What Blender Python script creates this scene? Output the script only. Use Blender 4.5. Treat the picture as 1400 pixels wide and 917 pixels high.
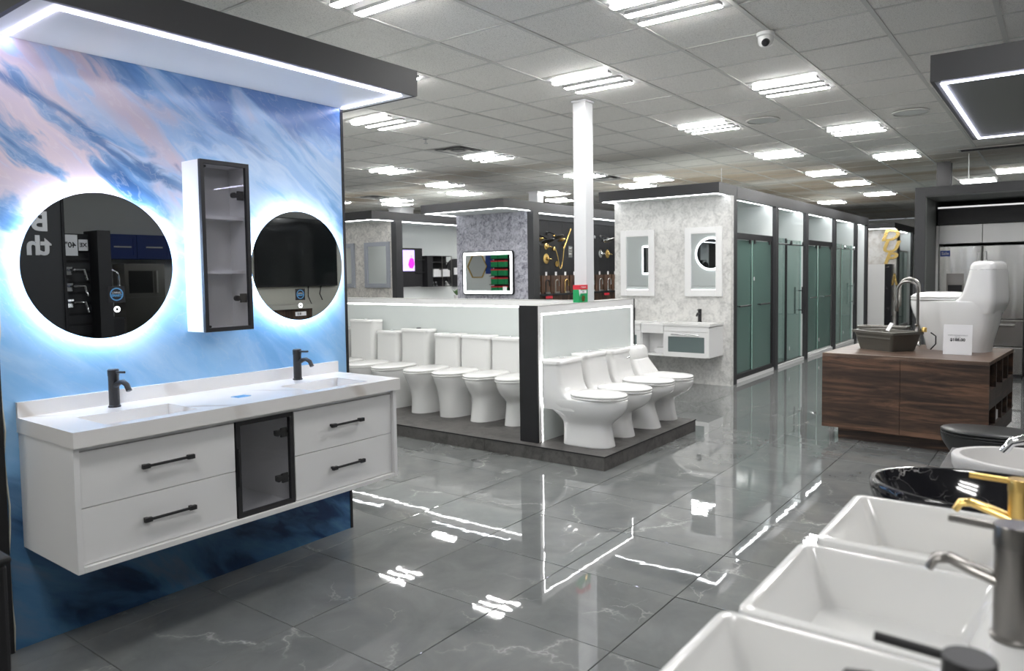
import bpy, bmesh, math, random
from mathutils import Vector, Matrix
random.seed(7)
for o in list(bpy.data.objects): bpy.data.objects.remove(o)
SC = bpy.context.scene
COL = SC.collection
PI = math.pi

# ------------------------------------------------------------------ camera
F_PX, CY, YAW, PITCH, ROLL = 1002.44, 428.24, 0.646303, 0.0536844, -0.0140157
cam_d = bpy.data.cameras.new('camera'); cam = bpy.data.objects.new('camera', cam_d); COL.objects.link(cam)
Fv = Vector((math.cos(YAW)*math.cos(PITCH), math.sin(YAW)*math.cos(PITCH), -math.sin(PITCH)))
R0 = Vector((math.sin(YAW), -math.cos(YAW), 0)); U0 = R0.cross(Fv)
Rv = math.cos(ROLL)*R0 + math.sin(ROLL)*U0; Uv = -math.sin(ROLL)*R0 + math.cos(ROLL)*U0
M = Matrix((Rv, Uv, -Fv)).transposed().to_4x4(); M.translation = Vector((0, 0, 1.5))
cam.matrix_world = M
cam_d.sensor_fit = 'HORIZONTAL'; cam_d.sensor_width = 36.0
cam_d.lens = F_PX*36.0/1400.0
cam_d.shift_y = -(458.5-CY)/1400.0
cam_d.clip_start = 0.05; cam_d.clip_end = 100
cam_d.dof.use_dof = True; cam_d.dof.focus_distance = 4.6; cam_d.dof.aperture_fstop = 3.6
SC.camera = cam
SC.cycles.diffuse_bounces = 8; SC.cycles.max_bounces = 16; SC.cycles.transparent_max_bounces = 16

# ------------------------------------------------------------------ world and exposure
w = bpy.data.worlds.new('world'); SC.world = w; w.use_nodes = True
w.node_tree.nodes['Background'].inputs[0].default_value = (0.75, 0.8, 0.9, 1)
w.node_tree.nodes['Background'].inputs[1].default_value = 0.3
SC.view_settings.view_transform = 'Standard'; SC.view_settings.look = 'None'
SC.view_settings.gamma = 1.0; SC.view_settings.use_curve_mapping = False
SC.view_settings.exposure = 0.40
TUBE_E, LED_E, HALO_E, COVE_E, CANOPY_E = 52.0, 9.0, 42.0, 14.0, 22.0
FILL = None

# ------------------------------------------------------------------ materials
MATS = {}
def mat(name, col, rough=0.5, metal=0.0, emit=None, estr=0.0, trans=0.0, coat=0.0, spec=0.5, ior=1.45):
    m = bpy.data.materials.new(name); m.use_nodes = True
    b = m.node_tree.nodes['Principled BSDF']
    b.inputs['Base Color'].default_value = (*col, 1); b.inputs['Roughness'].default_value = rough
    b.inputs['Metallic'].default_value = metal; b.inputs['IOR'].default_value = ior
    b.inputs['Specular IOR Level'].default_value = spec
    b.inputs['Transmission Weight'].default_value = trans
    b.inputs['Coat Weight'].default_value = coat; b.inputs['Coat Roughness'].default_value = 0.05
    if emit: b.inputs['Emission Color'].default_value = (*emit, 1); b.inputs['Emission Strength'].default_value = estr
    MATS[name] = m
    return m
class NT:
    def __init__(s, m): s.m = m; s.t = m.node_tree; s.b = s.t.nodes['Principled BSDF']
    def n(s, typ, **kw):
        x = s.t.nodes.new(typ)
        for k, v in kw.items():
            if k.startswith('i_'):
                key = k[2:]; key = int(key) if key.isdigit() else key.replace('_', ' ')
                x.inputs[key].default_value = v
            else: setattr(x, k, v)
        return x
    def l(s, a, b): s.t.links.new(a, b)
    def math(s, op, a, b=None, c=None, clamp=False):
        x = s.t.nodes.new('ShaderNodeMath'); x.operation = op; x.use_clamp = clamp
        for i, v in enumerate((a, b, c)):
            if v is None: continue
            if isinstance(v, (int, float)): x.inputs[i].default_value = v
            else: s.l(v, x.inputs[i])
        return x.outputs[0]
    def ramp(s, fac, stops, interp='LINEAR'):
        x = s.t.nodes.new('ShaderNodeValToRGB'); x.color_ramp.interpolation = interp
        e = x.color_ramp.elements
        while len(e) < len(stops): e.new(0.5)
        for k, (p, c) in enumerate(stops):
            e[k].position = p; e[k].color = (*c, 1) if len(c) == 3 else c
        s.l(fac, x.inputs[0]); return x.outputs[0]
    def mix(s, fac, a, b, mode='MIX'):
        x = s.t.nodes.new('ShaderNodeMix'); x.data_type = 'RGBA'; x.blend_type = mode
        for sock, v in ((x.inputs[0], fac), (x.inputs[6], a), (x.inputs[7], b)):
            if isinstance(v, (int, float)): sock.default_value = v
            elif isinstance(v, tuple): sock.default_value = (*v, 1)
            else: s.l(v, sock)
        return x.outputs[2]
    def pos(s): return s.n('ShaderNodeNewGeometry').outputs['Position']
    def obj(s): return s.n('ShaderNodeTexCoord').outputs['Object']
    def mapping(s, v, loc=(0,0,0), rot=(0,0,0), sc=(1,1,1)):
        x = s.n('ShaderNodeMapping'); s.l(v, x.inputs[0])
        x.inputs[1].default_value = loc; x.inputs[2].default_value = rot; x.inputs[3].default_value = sc
        return x.outputs[0]
    def noise(s, v, scale, detail=3, rough=0.5, dist=0.0, out=0):
        x = s.n('ShaderNodeTexNoise'); s.l(v, x.inputs['Vector'])
        x.inputs['Scale'].default_value = scale; x.inputs['Detail'].default_value = detail
        x.inputs['Roughness'].default_value = rough; x.inputs['Distortion'].default_value = dist
        return x.outputs[out]
    def bump(s, h, strength=0.2, dist=0.01):
        x = s.n('ShaderNodeBump'); x.inputs['Strength'].default_value = strength; x.inputs['Distance'].default_value = dist
        s.l(h, x.inputs['Height']); s.l(x.outputs[0], s.b.inputs['Normal'])
    def base(s, c): s.l(c, s.b.inputs['Base Color'])

black = mat('black satin', (0.022, 0.022, 0.024), 0.42)
blackm = mat('black matte', (0.012, 0.012, 0.014), 0.6)
char = mat('charcoal laminate', (0.036, 0.037, 0.040), 0.5)
white = mat('white lacquer', (0.78, 0.78, 0.78), 0.35)
ceram = mat('white ceramic', (0.74, 0.74, 0.73), 0.08, coat=0.3)
seatm = mat('white seat plastic', (0.76, 0.76, 0.75), 0.12)
greyw = mat('grey white paint', (0.70, 0.73, 0.72), 0.6)
glossp = mat('pale gloss panel', (0.66, 0.70, 0.69), 0.12)
chrome = mat('chrome', (0.75, 0.76, 0.78), 0.08, 1.0)
steel = mat('brushed steel', (0.42, 0.41, 0.39), 0.28, 1.0)
gun = mat('gunmetal', (0.22, 0.21, 0.20), 0.3, 1.0)
brass = mat('brushed brass', (0.72, 0.50, 0.17), 0.3, 1.0)
gold = mat('gold metal', (0.78, 0.55, 0.20), 0.25, 1.0)
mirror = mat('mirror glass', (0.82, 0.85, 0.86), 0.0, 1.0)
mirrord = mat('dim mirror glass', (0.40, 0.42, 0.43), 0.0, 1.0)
def thin_glass(name, tint, refl=0.10, body=None, bw=0.0, rough=0.02):
    m = bpy.data.materials.new(name); m.use_nodes = True; t = m.node_tree; t.nodes.clear()
    out = t.nodes.new('ShaderNodeOutputMaterial'); tr = t.nodes.new('ShaderNodeBsdfTransparent'); tr.inputs[0].default_value = (*tint, 1)
    gl = t.nodes.new('ShaderNodeBsdfGlossy'); gl.inputs['Roughness'].default_value = rough
    lw = t.nodes.new('ShaderNodeFresnel'); ge = t.nodes.new('ShaderNodeNewGeometry'); mr = t.nodes.new('ShaderNodeMapRange')
    mr.inputs[3].default_value = 1.45; mr.inputs[4].default_value = 1/1.45; t.links.new(ge.outputs['Backfacing'], mr.inputs[0]); t.links.new(mr.outputs[0], lw.inputs[0])
    cur = tr.outputs[0]
    if body:
        df = t.nodes.new('ShaderNodeBsdfDiffuse'); df.inputs[0].default_value = (*body, 1)
        tl = t.nodes.new('ShaderNodeBsdfTranslucent'); tl.inputs[0].default_value = (*body, 1)
        a = t.nodes.new('ShaderNodeMixShader'); a.inputs[0].default_value = 0.5; t.links.new(df.outputs[0], a.inputs[1]); t.links.new(tl.outputs[0], a.inputs[2])
        b = t.nodes.new('ShaderNodeMixShader'); b.inputs[0].default_value = bw; t.links.new(cur, b.inputs[1]); t.links.new(a.outputs[0], b.inputs[2]); cur = b.outputs[0]
    mx = t.nodes.new('ShaderNodeMixShader'); t.links.new(lw.outputs[0], mx.inputs[0]); t.links.new(cur, mx.inputs[1]); t.links.new(gl.outputs[0], mx.inputs[2])
    t.links.new(mx.outputs[0], out.inputs[0]); return m
glassd = thin_glass('smoked glass', (0.86, 0.86, 0.88))
clearg = thin_glass('clear green glass', (0.90, 0.97, 0.95), 0.1, (0.45, 0.66, 0.60), 0.12)
frost = thin_glass('frosted green glass', (0.40, 0.58, 0.52), 0.1, (0.29, 0.43, 0.40), 0.72, 0.15)
frostw = mat('frosted grey glass', (0.13, 0.17, 0.17), 0.3)
edgeg = mat('glass edge', (0.45, 0.72, 0.64), 0.2)
tube = mat('fluorescent lens', (1, 1, 1), 0.5, emit=(1.0, 0.99, 0.97), estr=TUBE_E)
ledm = mat('cool led strip', (1, 1, 1), 0.5, emit=(0.76, 0.76, 1.0), estr=CANOPY_E)
ledw = mat('white led strip', (1, 1, 1), 0.5, emit=(1.0, 0.99, 0.98), estr=LED_E)
ledcove = mat('booth led strip', (1, 1, 1), 0.5, emit=(0.95, 0.97, 1.0), estr=COVE_E)
ledbay = mat('bay led strip', (1, 1, 1), 0.5, emit=(0.95, 0.98, 1.0), estr=20.0)
halo = mat('mirror backlight', (1, 1, 1), 0.5, emit=(0.82, 0.88, 1.0), estr=HALO_E)
dim_led = mat('mirror led frame', (1, 1, 1), 0.5, emit=(0.93, 0.97, 1.0), estr=4.0)
paper = mat('paper', (0.75, 0.75, 0.76), 0.7)
ink = mat('ink', (0.03, 0.03, 0.035), 0.6)
blue_ring = mat('blue print', (0.10, 0.32, 0.60), 0.5)
red = mat('red print', (0.62, 0.03, 0.05), 0.5)
green = mat('green print', (0.01, 0.30, 0.10), 0.5)
darkblue = mat('navy cabinet paint', (0.015, 0.05, 0.26), 0.4)
leafm = mat('leaf green', (0.06, 0.13, 0.035), 0.6)
terr = mat('grey white stone ware', (0.62, 0.61, 0.60), 0.5)
pinkm = mat('magenta screen print', (0.7, 0.02, 0.45), 0.5, emit=(0.75, 0.02, 0.5), estr=0.9)
screenm = mat('lilac screen', (0.6, 0.5, 0.9), 0.3, emit=(0.55, 0.45, 0.85), estr=0.9)
grout = mat('dark grout', (0.03, 0.03, 0.032), 0.7)
panm = mat('fixture pan', (0.30, 0.30, 0.30), 0.5)
tbar = mat('ceiling grid metal', (0.62, 0.62, 0.60), 0.5)
blackc = mat('black ceramic', (0.018, 0.019, 0.019), 0.32)
pcol = mat('column paint', (0.60, 0.61, 0.63), 0.3)
cream = mat('cream wall paint', (0.60, 0.58, 0.50), 0.6)
sinkg = mat('grey composite sink', (0.10, 0.095, 0.082), 0.35, 0.3)
wallp = mat('room wall paint', (0.78, 0.78, 0.76), 0.8)
portal_m = mat('grey portal lining', (0.16, 0.17, 0.165), 0.5)

def mottled(name, a, b, scale, rough=0.55, mid=0.5, sp=0.12):
    m = mat(name, a, rough); t = NT(m); p = t.pos()
    n1 = t.noise(p, scale, 6, 0.7, 1.2); n2 = t.noise(p, scale*4.5, 4, 0.6)
    v = t.math('ADD', t.math('MULTIPLY', n1, 0.65), t.math('MULTIPLY', n2, 0.35))
    t.base(t.ramp(v, [(mid-sp, b), (mid-sp*0.15, tuple(x*0.6+y*0.4 for x, y in zip(a, b))), (mid+sp*0.6, a)]))
    t.bump(v, 0.15, 0.004); return m
plaster = mottled('white mottled plaster', (0.70, 0.695, 0.675), (0.46, 0.46, 0.45), 7)
plasterg = mottled('lilac grey mottled plaster', (0.50, 0.50, 0.56), (0.13, 0.13, 0.16), 9)
plasterb = mottled('beige mottled plaster', (0.62, 0.60, 0.56), (0.33, 0.32, 0.31), 9)
platm = mottled('dark slate laminate', (0.105, 0.10, 0.096), (0.055, 0.053, 0.05), 5)
marblew = mottled('white marble slab', (0.70, 0.69, 0.67), (0.40, 0.36, 0.31), 2.2, 0.3)

def quartz():
    m = mat('white quartz', (0.8, 0.8, 0.79), 0.16); t = NT(m); p = t.pos()
    wv = t.n('ShaderNodeTexWave', wave_type='BANDS', bands_direction='DIAGONAL')
    t.l(t.mapping(p, sc=(1, 1, 1)), wv.inputs[0]); wv.inputs['Scale'].default_value = 0.9
    wv.inputs['Distortion'].default_value = 5; wv.inputs['Detail'].default_value = 4; wv.inputs['Detail Scale'].default_value = 1.2
    msk = t.ramp(t.noise(p, 2.5, 2), [(0.42, (0, 0, 0)), (0.6, (1, 1, 1))])
    v = t.ramp(wv.outputs['Fac'], [(0.0, (1, 1, 1)), (0.035, (0.15, 0.15, 0.15)), (0.10, (0, 0, 0))])
    t.base(t.mix(t.math('MULTIPLY', v, t.math('MULTIPLY', msk, 0.75)), (0.80, 0.79, 0.78), (0.52, 0.47, 0.42)))
    return m
quartzm = quartz()

def wood(name, axis, a, b, c, sc=1.0, rough=0.4):
    m = mat(name, a, rough); t = NT(m); p = t.pos()
    s = [9*sc]*3; s[axis] = 0.7*sc
    q = t.mapping(p, sc=tuple(s)); n = t.noise(q, 1.6, 7, 0.62, 0.9)
    s2 = [60*sc]*3; s2[axis] = 1.5*sc
    n2 = t.noise(t.mapping(p, sc=tuple(s2)), 1.0, 3, 0.6)
    v = t.math('ADD', t.math('MULTIPLY', n, 0.8), t.math('MULTIPLY', n2, 0.2))
    t.base(t.ramp(v, [(0.36, c), (0.48, b), (0.57, a), (0.68, tuple(min(1, x*1.5) for x in a))]))
    t.bump(n2, 0.1, 0.001); return m
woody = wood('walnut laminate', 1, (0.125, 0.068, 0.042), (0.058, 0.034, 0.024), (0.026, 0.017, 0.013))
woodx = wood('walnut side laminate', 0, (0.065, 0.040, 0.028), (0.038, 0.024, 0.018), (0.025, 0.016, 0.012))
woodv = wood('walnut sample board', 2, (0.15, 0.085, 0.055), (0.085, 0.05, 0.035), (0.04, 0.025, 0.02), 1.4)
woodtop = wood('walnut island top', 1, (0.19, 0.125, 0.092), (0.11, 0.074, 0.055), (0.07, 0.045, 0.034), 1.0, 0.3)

def blackmarble():
    m = mat('black marble', (0.01, 0.01, 0.012), 0.06, coat=0.3); t = NT(m); p = t.obj()
    v = t.n('ShaderNodeTexVoronoi', feature='DISTANCE_TO_EDGE')
    q = t.n('ShaderNodeVectorMath', operation='ADD'); t.l(t.mapping(p, sc=(1.2, 1, 2.2)), q.inputs[0]); t.l(t.noise(p, 5, 4, 0.6, 0, 1), q.inputs[1])
    t.l(q.outputs[0], v.inputs[0]); v.inputs['Scale'].default_value = 5
    k = t.math('MULTIPLY', t.ramp(v.outputs[0], [(0.0, (1, 1, 1)), (0.02, (0, 0, 0))]), t.ramp(t.noise(p, 7, 2), [(0.54, (0, 0, 0)), (0.68, (0.8, 0.8, 0.8))]))
    t.base(t.mix(k, (0.010, 0.010, 0.013), (0.55, 0.53, 0.52))); return m
bmarble = blackmarble()

def floor_mat():
    m = mat('grey polished marble tile', (0.10, 0.105, 0.105), 0.018, spec=0.75, ior=1.6); t = NT(m)
    rnd = t.n('ShaderNodeObjectInfo').outputs['Random']
    p = t.pos(); cmb = t.n('ShaderNodeCombineXYZ')
    t.l(t.math('MULTIPLY', rnd, 37.0), cmb.inputs[0]); t.l(t.math('MULTIPLY', rnd, 91.0), cmb.inputs[1])
    ad = t.n('ShaderNodeVectorMath', operation='ADD'); t.l(p, ad.inputs[0]); t.l(cmb.outputs[0], ad.inputs[1]); q0 = ad.outputs[0]
    wn = t.noise(q0, 2.2, 5, 0.62, 0, 1)
    ws = t.n('ShaderNodeVectorMath', operation='SCALE'); t.l(wn, ws.inputs[0]); ws.inputs['Scale'].default_value = 0.55
    qq = t.n('ShaderNodeVectorMath', operation='ADD'); t.l(q0, qq.inputs[0]); t.l(ws.outputs[0], qq.inputs[1])
    v = t.n('ShaderNodeTexVoronoi', feature='DISTANCE_TO_EDGE', voronoi_dimensions='2D'); t.l(qq.outputs[0], v.inputs[0]); v.inputs['Scale'].default_value = 1.5
    line = t.ramp(v.outputs[0], [(0.0, (1, 1, 1)), (0.012, (0.25, 0.25, 0.25)), (0.04, (0, 0, 0))])
    msk = t.ramp(t.noise(q0, 1.7, 3), [(0.50, (0, 0, 0)), (0.66, (1, 1, 1))])
    v2 = t.n('ShaderNodeTexVoronoi', feature='DISTANCE_TO_EDGE', voronoi_dimensions='2D'); t.l(qq.outputs[0], v2.inputs[0]); v2.inputs['Scale'].default_value = 4.5
    line2 = t.ramp(v2.outputs[0], [(0.0, (1, 1, 1)), (0.03, (0, 0, 0))])
    msk2 = t.ramp(t.noise(q0, 3.0, 2), [(0.56, (0, 0, 0)), (0.70, (1, 1, 1))])
    cloud = t.noise(q0, 2.6, 6, 0.6, 0.5)
    basec = t.ramp(cloud, [(0.3, (0.130, 0.138, 0.138)), (0.7, (0.20, 0.207, 0.203))])
    k = t.math('ADD', t.math('MULTIPLY', line, t.math('MULTIPLY', msk, 0.55)), t.math('MULTIPLY', line2, t.math('MULTIPLY', msk2, 0.28)), clamp=True)
    t.base(t.mix(k, basec, (0.58, 0.58, 0.56)))
    t.bump(t.noise(p, 4.6, 3, 0.45), 0.13, 0.0028)
    return m
floorm = floor_mat()

def ceil_mat():
    m = mat('fissured ceiling tile', (0.70, 0.69, 0.66), 0.9); t = NT(m); p = t.pos()
    n = t.noise(p, 190, 2, 0.6); big = t.noise(t.mapping(p, sc=(0.55, 0.16, 1)), 1.0, 2, 0.5)
    tint = t.noise(p, 1.1, 1)
    c = t.ramp(n, [(0.36, (0.55, 0.54, 0.52)), (0.44, (0.84, 0.83, 0.80)), (0.6, (0.88, 0.87, 0.84))])
    rnd = t.n('ShaderNodeObjectInfo').outputs['Random']
    c = t.mix(t.math('MULTIPLY', rnd, 0.10), c, (0.5, 0.48, 0.44))
    # brown patches, only in the far part of the hall
    sx = t.n('ShaderNodeSeparateXYZ'); t.l(p, sx.inputs[0])
    far = t.math('MULTIPLY', t.math('SUBTRACT', t.math('ADD', sx.outputs[0], t.math('MULTIPLY', sx.outputs[1], 0.55)), 10.5), 0.25, clamp=True)
    st = t.ramp(big, [(0.46, (0, 0, 0)), (0.60, (1, 1, 1))])
    c = t.mix(t.math('MULTIPLY', t.math('MULTIPLY', st, far), 0.75), c, (0.40, 0.30, 0.19))
    t.base(c); t.bump(n, 0.3, 0.002); return m
ceilm = ceil_mat()

def blue_mat():
    m = mat('blue marbled mural', (0.3, 0.5, 0.8), 0.25); t = NT(m); p = t.pos()
    sx = t.n('ShaderNodeSeparateXYZ'); t.l(p, sx.inputs[0]); X, Zc = sx.outputs[0], sx.outputs[2]
    # diagonal coordinates: u runs down and to the right along the flow, v across it
    ca, sa = math.cos(math.radians(-38)), math.sin(math.radians(-38))
    u = t.math('ADD', t.math('MULTIPLY', X, ca), t.math('MULTIPLY', Zc, sa))
    v = t.math('SUBTRACT', t.math('MULTIPLY', Zc, ca), t.math('MULTIPLY', X, sa))
    cb = t.n('ShaderNodeCombineXYZ'); t.l(t.math('MULTIPLY', u, 0.75), cb.inputs[0]); t.l(t.math('MULTIPLY', v, 2.2), cb.inputs[1])
    q = cb.outputs[0]
    wn = t.noise(q, 1.1, 4, 0.5, 0.3, 1)
    ws = t.n('ShaderNodeVectorMath', operation='SCALE'); t.l(wn, ws.inputs[0]); ws.inputs['Scale'].default_value = 1.0
    qq = t.n('ShaderNodeVectorMath', operation='ADD'); t.l(q, qq.inputs[0]); t.l(ws.outputs[0], qq.inputs[1])
    n = t.noise(qq.outputs[0], 1.55, 8, 0.52, 0.25); n2 = t.noise(qq.outputs[0], 2.6, 5, 0.5, 0.4)
    light = t.ramp(n, [(0.30, (0.06, 0.17, 0.42)), (0.38, (0.13, 0.30, 0.58)), (0.45, (0.28, 0.47, 0.72)), (0.50, (0.42, 0.60, 0.80)),
                       (0.56, (0.34, 0.52, 0.76)), (0.62, (0.50, 0.64, 0.80)), (0.72, (0.20, 0.42, 0.70))])
    pinkc = t.ramp(n, [(0.34, (0.05, 0.13, 0.30)), (0.41, (0.20, 0.32, 0.52)), (0.45, (0.62, 0.52, 0.56)), (0.52, (0.58, 0.50, 0.58)),
                       (0.56, (0.42, 0.54, 0.72)), (0.62, (0.55, 0.56, 0.66)), (0.70, (0.28, 0.44, 0.68))])
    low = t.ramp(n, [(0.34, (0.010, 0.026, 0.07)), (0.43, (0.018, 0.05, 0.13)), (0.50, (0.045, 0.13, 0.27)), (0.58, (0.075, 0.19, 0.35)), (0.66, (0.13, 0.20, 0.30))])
    plain = t.ramp(n2, [(0.3, (0.17, 0.40, 0.70)), (0.5, (0.25, 0.50, 0.80)), (0.7, (0.38, 0.60, 0.84))])
    wob = t.math('MULTIPLY', t.math('SUBTRACT', n2, 0.5), 1.6)
    def smooth(val, lo, hi):
        r = t.n('ShaderNodeMapRange', interpolation_type='SMOOTHSTEP'); t.l(val, r.inputs[0])
        r.inputs[1].default_value = lo; r.inputs[2].default_value = hi; return r.outputs[0]
    # pink region: upper left, fading towards the right
    d = t.math('ADD', t.math('ADD', t.math('MULTIPLY', X, 0.75), t.math('MULTIPLY', Zc, 0.35)), wob)
    pk = t.math('MULTIPLY', smooth(t.math('SUBTRACT', 2.35, t.math('ADD', d, 0)), 0.0, 0.5), smooth(Zc, 1.55, 1.95))
    c = t.mix(pk, light, pinkc)
    # plain sky blue in the middle, navy low down, deepened with the vanity's painted shadow
    mid = smooth(t.math('ADD', Zc, t.math('MULTIPLY', wob, 0.4)), 1.75, 1.45)
    c = t.mix(t.math('MULTIPLY', mid, 0.8), c, plain)
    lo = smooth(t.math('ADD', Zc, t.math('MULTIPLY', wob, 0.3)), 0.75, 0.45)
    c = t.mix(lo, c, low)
    # navy patch top right
    dk = t.math('MULTIPLY', smooth(t.math('ADD', Zc, t.math('MULTIPLY', wob, 0.7)), 2.16, 2.42), smooth(X, 1.75, 2.15))
    c = t.mix(t.math('MULTIPLY', dk, 0.75), c, (0.05, 0.14, 0.40))
    # one long navy vein from the upper left corner down to the wall cabinet
    dv = t.math('ABSOLUTE', t.math('ADD', t.math('SUBTRACT', Zc, t.math('ADD', 2.36, t.math('MULTIPLY', t.math('SUBTRACT', X, 1.12), -0.56))), t.math('MULTIPLY', wob, 0.22)))
    vein = t.math('MULTIPLY', smooth(dv, 0.045, 0.008), smooth(X, 2.05, 1.75))
    c = t.mix(t.math('MULTIPLY', vein, 0.85), c, (0.06, 0.15, 0.33))
    # thin contour lines
    ln = t.math('ABSOLUTE', t.math('SUBTRACT', t.math('FRACT', t.math('MULTIPLY', n, 16.0)), 0.5))
    c = t.mix(t.math('MULTIPLY', smooth(ln, 0.09, 0.0), t.math('MULTIPLY', smooth(Zc, 0.6, 1.6), 0.14)), c, (0.80, 0.80, 0.80))
    t.base(c); return m
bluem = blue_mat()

def steel_door():
    m = mat('stainless fridge door', (0.50, 0.50, 0.49), 0.22, 1.0); t = NT(m)
    n = t.noise(t.mapping(t.pos(), sc=(3, 3, 0.35)), 1.6, 2); t.bump(n, 0.5, 0.03); return m
fridgem = steel_door()

# ------------------------------------------------------------------ mesh helpers
class MB:
    def __init__(s): s.v = []; s.f = []
    def add(s, vs, fs):
        k = len(s.v); s.v += [tuple(p) for p in vs]; s.f += [tuple(i+k for i in f) for f in fs]; return s
    def box(s, x0, x1, y0, y1, z0, z1):
        vs = [(x, y, z) for z in (z0, z1) for y in (y0, y1) for x in (x0, x1)]
        return s.add(vs, [(0, 2, 3, 1), (4, 5, 7, 6), (0, 1, 5, 4), (2, 6, 7, 3), (0, 4, 6, 2), (1, 3, 7, 5)])
    def rings(s, rs, cap0=True, cap1=True, closed=True, loop=False):
        k = len(s.v); n = len(rs[0])
        for r in rs: s.v += [tuple(p) for p in r]
        m = len(rs); rng = range(m if loop else m-1)
        for i in rng:
            a, b = k+i*n, k+((i+1) % m)*n
            for j in range(n if closed else n-1):
                j2 = (j+1) % n; s.f.append((a+j, a+j2, b+j2, b+j))
        if not loop:
            if cap0: s.f.append(tuple(k+j for j in reversed(range(n))))
            if cap1: s.f.append(tuple(k+(m-1)*n+j for j in range(n)))
        return s
    def lathe(s, prof, c=(0, 0, 0), n=20, axis='Z', cap=True):
        def P(r, h, a):
            x, y = r*math.cos(a), r*math.sin(a)
            if axis == 'Z': return (c[0]+x, c[1]+y, c[2]+h)
            if axis == 'Y': return (c[0]+x, c[1]+h, c[2]+y)
            return (c[0]+h, c[1]+x, c[2]+y)
        return s.rings([[P(r, h, 2*PI*j/n) for j in range(n)] for r, h in prof], cap, cap)
    def cyl(s, c, r, h, n=16, axis='Z'): return s.lathe([(r, 0), (r, h)], c, n, axis)
    def tube(s, pts, r, n=10, cap=True, flat=None):
        pts = [Vector(p) for p in pts]; rs = []; up = None
        for i, p in enumerate(pts):
            t = (pts[min(i+1, len(pts)-1)] - pts[max(i-1, 0)]).normalized()
            if up is None:
                up = Vector((0, 0, 1)) if abs(t.z) < 0.9 else Vector((1, 0, 0))
            a = t.cross(up).normalized(); b = a.cross(t).normalized(); up = b
            rr = r[i] if isinstance(r, (list, tuple)) else r
            ra, rb = (rr, rr) if flat is None else (rr*flat[0], rr*flat[1])
            rs.append([tuple(p + a*ra*math.cos(2*PI*j/n) + b*rb*math.sin(2*PI*j/n)) for j in range(n)])
        return s.rings(rs, cap, cap)
    def xf(s, mat4): s.v = [tuple(mat4 @ Vector(p)) for p in s.v]; return s
def arc(c, r, a0, a1, n, plane='YZ'):
    out = []
    for i in range(n+1):
        a = math.radians(a0+(a1-a0)*i/n); p, q = r*math.cos(a), r*math.sin(a)
        out.append((c[0], c[1]+p, c[2]+q) if plane == 'YZ' else ((c[0]+p, c[1], c[2]+q) if plane == 'XZ' else (c[0]+p, c[1]+q, c[2])))
    return out
def rrect(cx, cy, hx, hy, r, z, n=5):
    out = []; r = min(r, hx*0.999, hy*0.999)
    for k, (sx, sy) in enumerate(((1, 1), (-1, 1), (-1, -1), (1, -1))):
        for i in range(n+1):
            a = PI/2*(k + i/n); out.append((cx+sx*(hx-r)+r*math.cos(a), cy+sy*(hy-r)+r*math.sin(a), z))
    return out
def mk(name, mb, m, smooth=None, bevel=0, parent=None):
    me = bpy.data.meshes.new(name); me.from_pydata(mb.v, [], mb.f)
    bm = bmesh.new(); bm.from_mesh(me); bmesh.ops.recalc_face_normals(bm, faces=bm.faces); bm.to_mesh(me); bm.free()
    me.materials.append(m)
    if smooth is not None:
        me.polygons.foreach_set('use_smooth', [True]*len(me.polygons))
        me.set_sharp_from_angle(angle=math.radians(smooth))
    o = bpy.data.objects.new(name, me); COL.objects.link(o)
    if bevel:
        b = o.modifiers.new('bevel', 'BEVEL'); b.width = bevel; b.segments = 2; b.limit_method = 'ANGLE'; b.angle_limit = math.radians(40)
    if parent: o.parent = parent
    return o
def thing(name, label, cat, loc=(0, 0, 0), rz=0, group=None):
    o = bpy.data.objects.new(name, None); COL.objects.link(o); o.location = loc; o.rotation_euler = (0, 0, rz)
    o.empty_display_size = 0.1; o['label'] = label; o['category'] = cat
    if group: o['group'] = group
    return o
def part(T, name, mb, m, smooth=None, bevel=0, label=None, ab=False, parent=None):
    if ab:
        l = T.location; mb.v = [(x-l[0], y-l[1], z-l[2]) for x, y, z in mb.v]
    o = mk(name, mb, m, smooth, bevel, parent or T)
    if label: o['label'] = label
    return o
def solo(name, label, cat, mb, m, smooth=None, bevel=0, group=None, loc=None):
    o = mk(name, mb, m, smooth, bevel)
    if loc:
        o.location = loc
    o['label'] = label; o['category'] = cat
    if group: o['group'] = group
    return o
def struct(name, mb, m, smooth=None, bevel=0):
    o = mk(name, mb, m, smooth, bevel); o['kind'] = 'structure'; return o
def sub(par, name, mb, m, T=None, **kw):          # sub-part of a part, absolute coordinates relative to the root T
    smooth = kw.get('smooth'); bevel = kw.get('bevel', 0)
    if T is not None:
        l = T.location; mb.v = [(x-l[0], y-l[1], z-l[2]) for x, y, z in mb.v]
    o = mk(name, mb, m, smooth, bevel, par)
    if kw.get('label'): o['label'] = kw['label']
    return o
def copy_tree(o, parent=None):
    c = o.copy(); COL.objects.link(c); c.parent = parent
    for ch in list(o.children): copy_tree(ch, c)
    return c
def text_mb(txt, size, mat4, extrude=0.002, bold=0.0, shear=0.0, align='CENTER'):
    cu = bpy.data.curves.new('t', 'FONT'); cu.body = txt; cu.size = size; cu.extrude = extrude; cu.offset = bold; cu.shear = shear
    cu.align_x = align; cu.align_y = 'CENTER'; cu.resolution_u = 3
    ob = bpy.data.objects.new('t', cu); COL.objects.link(ob)
    me = bpy.data.meshes.new_from_object(ob); mb = MB()
    mb.v = [tuple(mat4 @ v.co) for v in me.vertices]; mb.f = [tuple(p.vertices) for p in me.polygons]
    bpy.data.objects.remove(ob); bpy.data.curves.remove(cu); bpy.data.meshes.remove(me)
    return mb
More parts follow.
